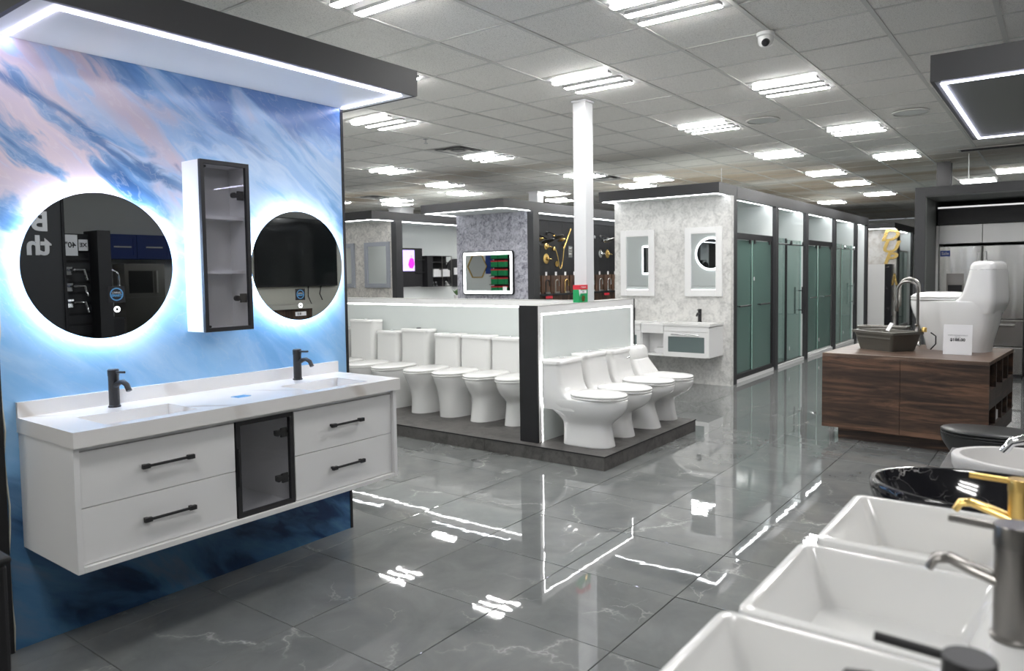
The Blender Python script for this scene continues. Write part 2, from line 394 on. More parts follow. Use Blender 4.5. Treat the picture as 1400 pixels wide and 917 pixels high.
def frame4(o, xd, yd):                             # text plane: origin, reading direction, up direction
    xd = Vector(xd).normalized(); yd = Vector(yd).normalized(); zd = xd.cross(yd)
    m = Matrix((xd, yd, zd)).transposed().to_4x4(); m.translation = Vector(o); return m
WORDS_MX = ((0, -1, 0), (0, 0, 1))                 # text on a face that looks towards -X
WORDS_MY = ((1, 0, 0), (0, 0, 1))                  # text on a face that looks towards -Y
WORDS_PY = ((-1, 0, 0), (0, 0, 1))                 # text on a face that looks towards +Y
CZ = 3.058

# ------------------------------------------------------------------ structure: floor, ceiling, room walls
XA, XB, YA, YB = -3.0, 26.0, -5.0, 17.5
inv = cam.matrix_world.inverted()
def inview(x, y, z, pad=1.12):
    q = inv @ Vector((x, y, z))
    if q.z > -0.2: return False
    u = 700+F_PX*q.x/-q.z; v = CY-F_PX*q.y/-q.z
    return -120 < u < 1520 and -120 < v < 1040
fl = struct('floor', MB().box(XA, XB, YA, YB, -0.08, -0.008), grout)
def tile_mesh(name, s, h, ch, down=False):
    mb = MB(); a = s/2; z1, z0 = 0.0, -ch
    mb.rings([[(-a, -a, -h), (a, -a, -h), (a, a, -h), (-a, a, -h)], [(-a, -a, z0), (a, -a, z0), (a, a, z0), (-a, a, z0)],
              [(-a+ch, -a+ch, z1), (a-ch, -a+ch, z1), (a-ch, a-ch, z1), (-a+ch, a-ch, z1)]], False, True)
    if down: mb.v = [(x, y, -z) for x, y, z in mb.v]
    return mb
FT = 0.605; fx0, fy0 = 2.483, 2.618
cells = []
i = -10
for i in range(int((XA-fx0)/FT)-1, int((XB-fx0)/FT)+1):
    for j in range(int((YA-fy0)/FT)-1, int((YB-fy0)/FT)+1):
        x, y = fx0+(i+0.5)*FT, fy0+(j+0.5)*FT
        if XA < x-FT/2 and x+FT/2 < XB and YA < y-FT/2 and y+FT/2 < YB: cells.append((x, y))
hid = lambda x, y: (y > 3.375 and y > x*1.19+0.5) or (y > 3.9 and 5.9 < x < 9.2 and y > 3.6) or (x > 9.6 and y > 3.5) or (4.9 < x < 6.4 and y > 2.9) or y < -0.2
vis = sorted([c for c in cells if inview(c[0], c[1], 0) and not hid(*c)], key=lambda c: c[0]**2+c[1]**2)[:280]
vs = set(vis)
tm = None
for k, (x, y) in enumerate(vis):
    if tm is None: t0 = mk('floor_tile', tile_mesh('t', FT-0.003, 0.010, 0.0015), floorm, None, 0, fl); tm = t0.data; o = t0
    else: o = bpy.data.objects.new('floor_tile', tm); COL.objects.link(o); o.parent = fl
    o.location = (x, y, 0); o.rotation_euler = (random.gauss(0, 0.0016), random.gauss(0, 0.0016), 0)
mb = MB(); tl = tile_mesh('t', FT-0.003, 0.010, 0.0015)
for c in cells:
    if c not in vs: mb.add([(x+c[0], y+c[1], z) for x, y, z in tl.v], tl.f)
o = mk('floor_tiles_beyond', mb, floorm, None, 0, fl); o['kind'] = 'stuff'

ce = struct('ceiling', MB().box(XA, XB, YA, YB, CZ+0.03, CZ+0.10), wallp)
CT = 0.61; cx0, cy0 = 3.7259, 2.1907
def ccell(j, i): return (cx0+(j+0.5)*CT, cy0-(i+0.5)*CT)
LIGHTS = [(2, -2), (0, 0), (4, 0), (6, -2), (8, 0), (10, -2), (12, 0), (14, -2), (17, -2), (23, -4), (21, -2), (2, -6), (6, -10),
          (6, -7), (12, -6), (13, -7), (9, -11), (11, -12), (11, -15), (12, -16), (10, -7), (-2, -2), (0, -4), (13, -10), (15, -11),
          (10, -17), (17, 2), (19, 1), (8, -15)]
BACK = [(-2, 3), (2, 4), (6, 3), (-6, 0), (-6, 4), (10, 4), (-5, -6), (-7, -10), (-2, -12), (-9, -3), (2, -14), (4, -19), (0, -22)]  # last ones are unseen, added to brighten the hidden aisle wall
VENTS = [(5, -7), (10, -15), (11, -7)]
skip = set(LIGHTS+BACK+VENTS)
cc = []
for j in range(-12, 37):
    for i in range(-26, 12):
        x, y = ccell(j, i)
        if XA < x-CT/2 and x+CT/2 < XB and YA < y-CT/2 and y+CT/2 < YB and (j, i) not in skip: cc.append((x, y))
cv = sorted([c for c in cc if inview(c[0], c[1], CZ) and c[1] < max(c[0]*1.7+1, 4)], key=lambda c: c[0]**2+c[1]**2)[:290]
cs = set(cv); tm = None
for x, y in cv:
    if tm is None: o = mk('ceiling_tile', tile_mesh('t', CT-0.022, 0.012, 0.003, True), ceilm, None, 0, ce); tm = o.data
    else: o = bpy.data.objects.new('ceiling_tile', tm); COL.objects.link(o); o.parent = ce
    o.location = (x, y, CZ+0.006+random.uniform(0, 0.002)); o.rotation_euler = (random.gauss(0, 0.0012), random.gauss(0, 0.0012), 0)
mb = MB(); tl = tile_mesh('t', CT-0.022, 0.012, 0.003, True)
for c in cc:
    if c not in cs: mb.add([(x+c[0], y+c[1], z+CZ+0.006) for x, y, z in tl.v], tl.f)
o = mk('ceiling_tiles_beyond', mb, ceilm, None, 0, ce); o['kind'] = 'stuff'
mb = MB()
for i in range(-26, 13):
    y = cy0-i*CT
    if YA < y < YB: mb.box(XA, XB, y-0.014, y+0.014, CZ, CZ+0.02)
for j in range(-12, 38):
    x = cx0+j*CT
    if XA < x < XB: mb.box(x-0.010, x+0.010, YA, YB, CZ+0.003, CZ+0.02)
o = mk('ceiling_grid', mb, tbar, None, 0, ce); o['kind'] = 'stuff'
struct('wall_behind', MB().box(XA-0.1, XA, YA, YB, 0, CZ), wallp)
struct('wall_far', MB().box(XB, XB+0.1, YA, YB, 0, CZ), wallp)
struct('wall_right', MB().box(XA, XB, YA-0.1, YA, 0, CZ), wallp)
struct('wall_far_left', MB().box(XA, XB, YB, YB+0.1, 0, CZ), wallp)

# ceiling light fixtures
def make_fixture(label, group):
    T = thing('ceiling_light', label, 'light', (0, 0, CZ), 0, group); a = CT/2-0.012
    mb = MB().box(-a, a, -a, a, 0.001, 0.02)
    part(T, 'frame', mb, panm)
    for k in (-1, 0, 1):
        r = []
        c_, hx, hy, d = k*0.180, 0.034, 0.262, -0.022
        part(T, 'lens', MB().rings([rrect(c_, 0, hx, hy, 0.015, d, 3), rrect(c_, 0, hx-0.001, hy-0.001, 0.015, d-0.001, 3)], False, True), tube)
        part(T, 'lens_body', MB().rings([rrect(c_, 0, hx-0.001, hy-0.001, 0.015, 0.001, 3), rrect(c_, 0, hx-0.001, hy-0.001, 0.015, d+0.0005, 3)]), panm)
        mb = MB()
        if k: mb.box(*sorted((c_+k*hx, c_+k*(hx+0.001))), -hy+0.01, hy-0.01, d, 0.0)
        if k: part(T, 'added_glow_side', mb, tube)  # glowing outer sides added to brighten the ceiling around the fixture
    return T
fx = make_fixture('x', 'recessed three-strip ceiling lights')
LBL = ['three-strip ceiling light right above the white column', 'three-strip ceiling light at the top edge, right of centre',
 'three-strip ceiling light beyond the dome camera', 'three-strip ceiling light left of the round ceiling disc', 'three-strip ceiling light right of the round ceiling disc',
 'three-strip ceiling light over the corner of the mottled white booth', 'three-strip ceiling light just left of the right-hand black canopy', 'three-strip ceiling light above the shower door row, third along',
 'three-strip ceiling light above the shower door row, fourth along', 'thin far ceiling light above the gold-lettered booth', 'thin far ceiling light left of the dark fridge portal',
 'three-strip ceiling light just right of the blue mural edge', 'three-strip ceiling light at the mural edge, second one back', 'three-strip ceiling light beside the square black air vent',
 'ceiling light behind the white column, right side, nearer of two', 'ceiling light behind the white column, right side, farther of two', 'ceiling light above the grey booth, nearer of two',
 'ceiling light above the grey booth, farther of two', 'far ceiling light over the left mirror booth, right of the vent', 'far ceiling light over the left mirror booth, rightmost one',
 'ceiling light crossed by the white column', 'ceiling light at the top edge over the left black canopy', 'ceiling light half hidden behind the left canopy end', 'far ceiling light left of the white column, beside the stub post',
 'far ceiling light left of the white column, lowest one', 'small far ceiling light touching the mural edge', 'far ceiling light over the fridge portal at the right frame edge',
 'far ceiling light behind the black steel post', 'far ceiling light just right of the mural edge']
for k, (j, i) in enumerate(LIGHTS):
    o = fx if k == 0 else copy_tree(fx)
    x, y = ccell(j, i); o.location = (x, y, CZ); o['label'] = LBL[k]
for (j, i) in BACK:
    o = copy_tree(fx); x, y = ccell(j, i); o.location = (x, y, CZ); o['label'] = 'unseen three-strip ceiling light outside the view'; o['group'] = 'ceiling lights behind the camera'

# vents
for k, (j, i) in enumerate(VENTS):
    x, y = ccell(j, i)
    T = thing('ceiling_vent', ['square black louvred ceiling vent beside a light, left of column', 'far square ceiling vent above the left mirror booth', 'square ceiling vent right of the white column'][k], 'vent', (x, y, CZ))
    part(T, 'backing', MB().box(-0.29, 0.29, -0.29, 0.29, 0.02, 0.026), blackm)
    for q, a in enumerate((0.29, 0.22, 0.15, 0.08)):
        mb = MB().rings([[(s1*r, s2*r, z) for s1, s2 in ((-1, -1), (1, -1), (1, 1), (-1, 1))] for r, z in ((a, 0.0), (a-0.012, 0.0), (a-0.045, 0.018), (a-0.04, 0.02))], False, False)
        part(T, 'louvre', mb, tbar if q in (0, 2) else panm)
T = thing('ceiling_vent', 'long slotted ceiling vent behind the right-hand canopy', 'vent', (11.45, 0.72, CZ))
part(T, 'frame', MB().box(-0.12, 0.12, -0.45, 0.45, -0.012, -0.001), tbar)
for q in (-0.06, 0, 0.06): part(T, 'slot', MB().box(q-0.012, q+0.012, -0.42, 0.42, -0.016, -0.012), blackm)
for (x, y), lb in (((7.735, 2.539), 'round white ceiling speaker between the light rows'), ((8.33, 1.266), 'round flat ceiling disc nearer the right canopy')):
    T = thing('ceiling_speaker', lb, 'speaker', (x, y, CZ))
    part(T, 'rim', MB().lathe([(0.17, 0.0), (0.17, -0.012), (0.15, -0.016), (0.15, -0.008)], n=28, cap=False), tbar, 40)
    part(T, 'grille', MB().lathe([(0.152, -0.006), (0.08, -0.010), (0.01, -0.011)], n=28), greyw, 40)
T = thing('security_camera', 'small white dome security camera with black lens on ceiling', 'camera', (4.94, 1.605, CZ))
part(T, 'base', MB().lathe([(0.058, 0), (0.058, -0.022), (0.045, -0.03)], n=24), white, 40)
part(T, 'dome', MB().lathe([(0.05, -0.028), (0.05, -0.055), (0.042, -0.078), (0.02, -0.092)], n=24), white, 60)
part(T, 'lens', MB().lathe([(0.024, 0), (0.024, 0.035), (0.014, 0.045)], n=16, axis='X').xf(Matrix.Translation((-0.02, -0.012, -0.060)) @ Matrix.Rotation(PI, 4, 'Z') @ Matrix.Rotation(0.55, 4, 'Y')), blackm, 40)
T = thing('sprinkler', 'small sprinkler head hanging from the ceiling left of the vent', 'sprinkler', (6.2, 5.88, CZ))
part(T, 'stem', MB().lathe([(0.03, 0), (0.03, -0.006), (0.01, -0.01), (0.01, -0.05)], n=12), chrome, 40)
part(T, 'deflector', MB().lathe([(0.025, -0.05), (0.025, -0.054)], n=12), chrome, 40)
for (x, y), lb, z0 in (((10.9, 4.2), 'thin white hanger rod above the shower booth', 2.6), ((11.9, 1.086), 'thin pale hanger rod above the fridge portal', 2.56)):
    solo('hanger_rod', lb, 'rod', MB().cyl((0, 0, 0), 0.006, CZ-z0, 8), white, 40, loc=(x, y, z0))

# ------------------------------------------------------------------ blue mural wall with canopy, mirrors, cabinet, vanity
WY = 3.375
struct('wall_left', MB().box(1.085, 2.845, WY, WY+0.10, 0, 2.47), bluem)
struct('trim_1', MB().box(2.845, 2.862, WY-0.004, WY+0.104, 0, 2.47), blackm)
struct('trim_2', MB().box(0.90, 1.083, WY-0.02, WY+0.12, 0, 2.47), blackm)
mb = MB(); pts = [(1.085+random.uniform(-0.004, 0.012), WY-0.004, z*0.1) for z in range(0, 25)]
struct('trim_3', MB().tube(pts, 0.004, 5), cream)
T = thing('display_canopy', 'black canopy with white soffit and light strip over the blue mural', 'canopy', (2.0, 3.1, 2.47))
X0, X1, Y0, Y1, Z0, Z1 = 1.06, 2.93, 2.833, WY+0.10, 2.47, 2.607
part(T, 'fascia', MB().box(X0, X1, Y0, Y0+0.018, Z0, Z1).box(X0, X0+0.018, Y0+0.018, Y1, Z0, Z1).box(X1-0.018, X1, Y0+0.018, Y1, Z0, Z1).box(X0+0.018, X1-0.018, Y0+0.018, Y1, Z1-0.018, Z1), char, ab=True)
part(T, 'soffit', MB().box(X0+0.018, X1-0.018, Y0+0.018, Y1, Z0+0.001, Z0+0.02), white, ab=True)
lz = (Z0-0.004, Z0+0.001)
part(T, 'light_strip', MB().box(1.155, 2.860, 2.885, 2.899, *lz), ledm, ab=True)
part(T, 'light_strip', MB().box(1.155, 1.169, 2.899, WY-0.01, *lz), ledm, ab=True)
part(T, 'light_strip', MB().box(2.846, 2.860, 2.899, WY-0.01, *lz), ledm, ab=True)

def disc(c, r, y0, y1, n=64): return MB().lathe([(r, y0), (r, y1)], c, n, 'Y')
def round_mirror(x, z, r, label, notch=False):
    T = thing('round_mirror', label, 'mirror', (x, WY, z), 0, None)
    part(T, 'backlight', MB().lathe([(r-0.012, -0.030), (r-0.012, -0.012)], (0, 0, 0), 64, 'Y', cap=False), halo, 40)
    part(T, 'back_box', MB().lathe([(r-0.03, -0.033), (r-0.03, -0.001)], (0, 0, 0), 48, 'Y'), white, 40)
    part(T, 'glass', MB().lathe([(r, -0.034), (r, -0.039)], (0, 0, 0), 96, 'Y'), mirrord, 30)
    return T
m1 = round_mirror(1.476, 1.56, 0.315, 'large backlit round mirror above the left basin')
m2 = round_mirror(2.503, 1.56, 0.295, 'backlit round mirror right of the tall wall cabinet')
def sticker(T, x, z, s, full=True):
    y = -0.0395
    st = part(T, 'sticker', MB().box(x-s/2, x+s/2, y-0.0008, y, z-s/2, z+s/2), blackm, label='square black sticker with a blue ring')
    r = s*0.40
    sub(st, 'ring', MB().lathe([(r, y-0.0012), (r-s*0.07, y-0.0012)], (x, 0, z), 28, 'Y', cap=False), blue_ring)
    sub(st, 'lettering', text_mb('LIVING', s*0.17, frame4((x, y-0.0012, z+s*0.09), *WORDS_MY), 0.0002), paper)
    sub(st, 'lettering', text_mb('SMART', s*0.20, frame4((x, y-0.0012, z-s*0.08), *WORDS_MY), 0.0002, 0.0006), blue_ring)
    tb = part(T, 'touch_button', MB().lathe([(0.013, y-0.001), (0.007, y-0.001)], (x, 0, z-s*0.5-0.03), 20, 'Y', cap=False), dim_led)
sticker(m1, 0.055, -0.125, 0.072); sticker(m2, -0.0, -0.155, 0.062)
part(m2, 'price_tag', MB().box(-0.035, 0.035, -0.0412, -0.0400, -0.272, -0.250), paper)
part(m2, 'barcode', MB().box(-0.022, -0.018, -0.0418, -0.0412, -0.268, -0.254).box(-0.014, -0.012, -0.0418, -0.0412, -0.268, -0.254).box(-0.008, -0.003, -0.0418, -0.0412, -0.268, -0.254).box(0.001, 0.003, -0.0418, -0.0412, -0.268, -0.254), ink)

# tall wall cabinet
T = thing('wall_cabinet', 'tall white wall cabinet with black framed smoked glass door', 'cabinet', (2.0, WY, 1.245))
x0, x1, z0, z1, yf = 1.875, 2.130, 1.245, 2.055, 3.235
part(T, 'body', MB().box(x0, x0+0.016, yf, WY, z0, z1).box(x1-0.016, x1, yf, WY, z0, z1).box(x0+0.016, x1-0.016, yf, WY, z0, z0+0.016)
     .box(x0+0.016, x1-0.016, yf, WY, z1-0.016, z1).box(x0+0.016, x1-0.016, WY-0.008, WY, z0+0.016, z1-0.016), white, ab=True)
for z in (1.528, 1.789): part(T, 'shelf', MB().box(x0+0.017, x1-0.017, yf+0.012, WY-0.009, z-0.008, z+0.008), white, ab=True)
def door_frame(x0, x1, z0, z1, y0, y1, w): return MB().box(x0, x0+w, y0, y1, z0, z1).box(x1-w, x1, y0, y1, z0, z1).box(x0+w, x1-w, y0, y1, z0, z0+w).box(x0+w, x1-w, y0, y1, z1-w, z1)
d = part(T, 'door', door_frame(x0, x1, z0, z1, yf-0.020, yf-0.001, 0.019), black, ab=True)
sub(d, 'glass', MB().box(x0+0.019, x1-0.019, yf-0.012, yf-0.008, z0+0.019, z1-0.019), glassd, T)
def hinge(d, x, y, z, T):
    sub(d, 'hinge', MB().box(x-0.010, x+0.022, y+0.004, y+0.014, z-0.022, z+0.022).box(x-0.035, x-0.010, y+0.004, y+0.016, z-0.011, z+0.011)
        .cyl((x-0.030, y, z), 0.014, 0.016, 10, 'Y').box(x-0.02, x+0.03, y+0.014, y+0.05, z-0.007, z+0.007), black, T)
for z in (1.40, 1.90): hinge(d, x1-0.045, yf-0.008, z, T)
for z in (1.27, 2.025): sub(d, 'bumper', MB().cyl((x0+0.032, yf-0.007, z), 0.006, 0.008, 10, 'Y'), blackm, T)

# vanity
vx0, vx1, vyf, vz0, vz1 = 1.140, 2.757, 2.872, 0.415, 0.888
T = thing('vanity_cabinet', 'long white wall-hung double vanity under the blue mural', 'cabinet', (1.95, WY, vz0))
rec = vyf+0.018
part(T, 'carcass', MB().box(vx0, vx0+0.022, vyf, WY, vz0, vz1).box(vx1-0.022, vx1, vyf, WY, vz0, vz1).box(vx0+0.022, vx1-0.022, vyf, WY, vz0, vz0+0.022)
     .box(vx0+0.022, vx1-0.022, rec+0.0, WY, vz1-0.02, vz1).box(vx0+0.022, vx1-0.022, WY-0.012, WY, vz0+0.022, vz1-0.02)
     .box(1.800, 1.812, rec+0.022, WY-0.012, vz0+0.022, vz1-0.02).box(2.106, 2.118, rec+0.022, WY-0.012, vz0+0.022, vz1-0.02), white, None, 0.0015, ab=True)
zm = (vz0+0.022+vz1-0.02)/2
for (xa, xb, hx0, hx1) in ((vx0+0.025, 1.800, 1.385, 1.600), (2.112, vx1-0.025, 2.312, 2.520)):
    for za, zb, hz in ((vz0+0.025, zm-0.0015, 0.553), (zm+0.0015, vz1-0.023, 0.766)):
        dr = part(T, 'drawer', MB().box(xa, xb, rec, rec+0.019, za, zb), white, None, 0.001, ab=True)
        h = MB().box(hx0, hx1, rec-0.030, rec-0.020, hz-0.005, hz+0.005)
        for hx in (hx0, hx1-0.030): h.box(hx, hx+0.030, rec-0.033, rec-0.017, hz-0.009, hz+0.009).box(hx+0.008, hx+0.022, rec-0.017, rec, hz-0.006, hz+0.006)
        sub(dr, 'handle', h, black, T, bevel=0.0015)
d = part(T, 'door', door_frame(1.808, 2.106, 0.437, 0.868, rec-0.002, rec+0.018, 0.020), black, ab=True, label='black framed smoked glass door')
sub(d, 'glass', MB().box(1.828, 2.086, rec+0.006, rec+0.010, 0.457, 0.848), glassd, T)
for z in (0.56, 0.775): hinge(d, 2.060, rec+0.010, z, T)
sub(d, 'handle', MB().box(1.812, 1.820, rec-0.012, rec-0.002, 0.58, 0.75), black, T)

tx0, tx1, tyf, tz0, tz1 = 1.135, 2.770, 2.852, 0.888, 0.948
T = thing('countertop', 'white veined quartz double countertop with backsplash on the vanity', 'countertop', (1.95, WY, tz0))
BAS = [(1.275, 1.655, 2.915, 3.165), (2.235, 2.600, 2.915, 3.165)]
xs = [tx0, BAS[0][0], BAS[0][1], BAS[1][0], BAS[1][1], tx1]; ya, yb = BAS[0][2], BAS[0][3]
mb = MB().box(tx0, tx1, tyf, ya, tz0, tz1).box(tx0, tx1, yb, WY, tz0, tz1)
for a, b in ((0, 1), (2, 3), (4, 5)): mb.box(xs[a], xs[b], ya, yb, tz0, tz1)
def basin_mb(x0, x1, y0, y1, zt, dep, r=0.035, lip=0.0):
    cx, cy, hx, hy = (x0+x1)/2, (y0+y1)/2, (x1-x0)/2, (y1-y0)/2
    return MB().rings([rrect(cx, cy, hx+lip+0.012, hy+lip+0.012, r+0.01, zt), rrect(cx, cy, hx, hy, r, zt-0.0005), rrect(cx, cy, hx-0.012, hy-0.012, r, zt-dep*0.8),
                       rrect(cx, cy, hx-0.04, hy-0.04, r, zt-dep), rrect(cx, cy, 0.03, 0.03, 0.028, zt-dep-0.004)], False, True)
part(T, 'slab', mb, quartzm, ab=True)
part(T, 'backsplash', MB().box(tx0, tx1, WY-0.018, WY-0.001, tz1, tz1+0.062), quartzm, ab=True)
for b in BAS:
    bs = part(T, 'basin', basin_mb(b[0], b[1], b[2], b[3], tz0+0.002, 0.12), ceram, 50, ab=True)
    sub(bs, 'drain', MB().cyl(((b[0]+b[1])/2, (b[2]+b[3])/2, tz0-0.118), 0.022, 0.004, 20), chrome, T, smooth=40)
cl = part(T, 'coupon_label', MB().box(1.30, 1.42, 2.916, 2.9175, 0.90, 0.93), paper, ab=True, label='white printed label inside the left basin')
solo('leaflet', 'small blue printed leaflet lying on the quartz countertop', 'leaflet', MB().box(-0.035, 0.035, -0.028, 0.028, 0, 0.0015), blue_ring, loc=(1.945, 3.055, tz1)).rotation_euler = (0, 0, 0.1)

def vanity_faucet(label, loc, rz, m, h=0.165, r=0.0215, reach=0.105, group=None, lever=0.078, drop=0.0):
    T = thing('faucet', label, 'faucet', loc, rz, group)
    part(T, 'body', MB().lathe([(r*1.18, 0), (r*1.18, 0.006), (r, 0.009), (r, h*0.82), (r*1.06, h*0.83), (r*1.06, h*0.98), (r*0.9, h)], n=24), m, 40)
    zs = h*0.60
    part(T, 'spout', MB().tube([(0, -r*0.6, zs-0.004), (0, -r-0.020, zs+0.010), (0, -reach*0.62, zs+0.014), (0, -reach*0.85, zs+0.003), (0, -reach, zs-0.022-drop)], [0.013, 0.012, 0.0115, 0.011, 0.011], 12, flat=(1.15, 0.9)), m, 50)
    part(T, 'lever', MB().tube([(0, 0, h*0.92), (0, -lever, h*0.94)], 0.0052, 8), m, 50)
    return T
vanity_faucet('black basin faucet left on the white quartz countertop', (1.480, 3.285, tz1), 0.15, black)
vanity_faucet('black basin faucet right on the white quartz countertop', (2.437, 3.290, tz1), 0.15, black)
# dark pedestal at the left frame edge, seen cropped
T = thing('display_pedestal', 'plain black pedestal cropped by the lower left corner', 'pedestal', (0.55, 2.2, 0))
part(T, 'box', MB().box(-0.25, 0.115, -0.12, 0.25, 0.04, 0.80), blackm, None, 0.01)
part(T, 'top', MB().box(-0.26, 0.123, -0.13, 0.26, 0.80, 0.82), blackm, None, 0.008)
part(T, 'plinth', MB().box(-0.22, 0.09, -0.10, 0.22, 0, 0.04), blackm)

# ------------------------------------------------------------------ toilet island: platform and lit partitions
PH = 0.11
T = thing('display_platform', 'low dark slate platform carrying the white toilets', 'platform', (5.6, 3.4, 0))
part(T, 'core', MB().box(4.785, 6.482, 2.757, 8.6, 0, PH-0.006), platm, ab=True)
part(T, 'top_panel', MB().box(4.775, 6.492, 2.747, 8.61, PH-0.006, PH), platm, ab=True)
part(T, 'edge_trim', MB().box(4.772, 4.777, 2.744, 8.6, PH-0.008, PH+0.001).box(4.777, 6.495, 2.744, 2.748, PH-0.008, PH+0.001), blackm, ab=True)
for k in range(5): part(T, 'front_panel', MB().box(4.776, 4.785, 2.748+k*1.17, 2.748+k*1.17+1.167, 0, PH-0.007), platm, ab=True)
for k in range(2): part(T, 'side_panel', MB().box(4.786+k*0.85, 4.786+k*0.85+0.847, 2.748, 2.757, 0, PH-0.007), platm, ab=True)
PT = 1.238
T = thing('partition', 'low white partition with light strip, right-hand arm with black end', 'partition', (5.7, 3.5, PH))
part(T, 'core', MB().box(4.888, 6.552, 3.432, 3.598, PH, PT-0.004), greyw, ab=True)
part(T, 'end_cap', MB().box(4.866, 4.888, 3.424, 3.602, PH, PT), blackm, ab=True, label='black vertical end panel')
part(T, 'end_cap', MB().box(6.552, 6.572, 3.424, 3.602, PH, PT), blackm, ab=True)
part(T, 'top_cap', MB().box(4.888, 6.552, 3.424, 3.602, PT-0.004, PT), mat('grey cap', (0.38, 0.38, 0.37), 0.5), ab=True)
part(T, 'border', MB().box(4.888, 4.934, 3.426, 3.432, PH, PT-0.004).box(6.516, 6.552, 3.426, 3.432, PH, PT-0.004).box(4.934, 6.516, 3.426, 3.432, 1.172, PT-0.004), white, ab=True)
part(T, 'panel', MB().box(4.948, 6.502, 3.427, 3.432, PH, 1.158), glossp, ab=True)
for bx in ((4.934, 4.948, PH, 1.172), (6.502, 6.516, PH, 1.172), (4.948, 6.502, 1.158, 1.172)):
    part(T, 'light_strip', MB().box(bx[0], bx[1], 3.4255, 3.432, bx[2], bx[3]), ledw, ab=True)
T = thing('partition', 'long low white partition behind the left toilet row', 'partition', (5.95, 6.0, PH))
part(T, 'core', MB().box(5.9500, 6.0800, 3.602, 8.5, PH, PT-0.004), greyw, ab=True)
part(T, 'top_cap', MB().box(5.9440, 6.0860, 3.602, 8.5, PT-0.004, PT), MATS['grey cap'], ab=True)
part(T, 'border', MB().box(5.9440, 5.9500, 3.602, 8.5, 1.176, PT-0.004), white, ab=True)
part(T, 'panel', MB().box(5.9450, 5.9500, 3.602, 8.5, PH, 1.162), glossp, ab=True)
part(T, 'light_strip', MB().box(5.9435, 5.9500, 3.602, 8.5, 1.162, 1.176), ledw, ab=True)
part(T, 'light_strip', MB().box(6.0800, 6.0870, 3.602, 8.5, 1.155, 1.170), ledw, ab=True, label='light strip on the hidden side')
T = thing('column', 'white painted square column rising from the low partition to the ceiling', 'column', (5.80, 3.53, PT)); 
part(T, 'shaft', MB().box(5.73, 5.865, 3.47, 3.60, PT+0.0005, CZ-0.02), pcol, None, 0.004, ab=True)
part(T, 'collar', MB().box(5.722, 5.873, 3.462, 3.608, CZ-0.02, CZ-0.001), pcol, ab=True)
# red / green product box on the partition
T = thing('product_box', 'small red and green cardboard box standing beside the white column', 'box', (5.615, 3.465, PT))
part(T, 'carton', MB().box(-0.076, 0.076, -0.03, 0.03, 0, 0.155), green)
part(T, 'header_band', MB().box(-0.0765, 0.0765, -0.0305, 0.0305, 0.115, 0.1555), red, label='red band with white lettering')
part(T, 'label_band', MB().box(-0.055, 0.055, -0.0310, -0.030, 0.080, 0.108), paper)
part(T, 'lettering', text_mb('+ Fluidmaster', 0.017, frame4((-0.0, -0.0312, 0.136), *WORDS_MY), 0.0003), paper)
part(T, 'lettering', text_mb('400 A', 0.016, frame4((0, -0.0316, 0.094), *WORDS_MY), 0.0003), ink)
part(T, 'side_stripe', MB().add([(-0.0766, -0.0306, 0.115), (-0.045, -0.0306, 0.115), (-0.060, -0.0306, 0.05)], [(0, 1, 2)]), paper)
part(T, 'picture', MB().lathe([(0.028, -0.0312), (0.001, -0.0312)], (0, 0, 0.035), 16, 'Y', cap=False), brass)

# ------------------------------------------------------------------ toilets
def egg(yb, yf, w, z, eb=3.2, ef=2.1, n=40, wp=0.45, taper=0.0):
    ym = yb+(yf-yb)*wp; out = []
    for k in range(n):
        a = 2*PI*k/n; c, s = math.cos(a), math.sin(a)
        e = ef if c > 0 else eb
        yy = abs(c)**(2/e)*(1 if c > 0 else -1); xx = abs(s)**(2/e)*(1 if s > 0 else -1)
        y = ym+yy*((yf-ym) if c > 0 else (ym-yb))
        out.append((w*xx*(1-taper*max(0, yy)), y, z))
    return out
def cr(P, m=3):
    out = []; n = len(P)
    for i in range(n-1):
        p0, p1, p2, p3 = P[max(i-1, 0)], P[i], P[i+1], P[min(i+2, n-1)]
        for k in range(m):
            t = k/m
            out.append(tuple(0.5*((2*b)+(-a+c)*t+(2*a-5*b+4*c-d)*t*t+(-a+3*b-3*c+d)*t**3) for a, b, c, d in zip(p0, p1, p2, p3)))
    out.append(P[-1]); return out
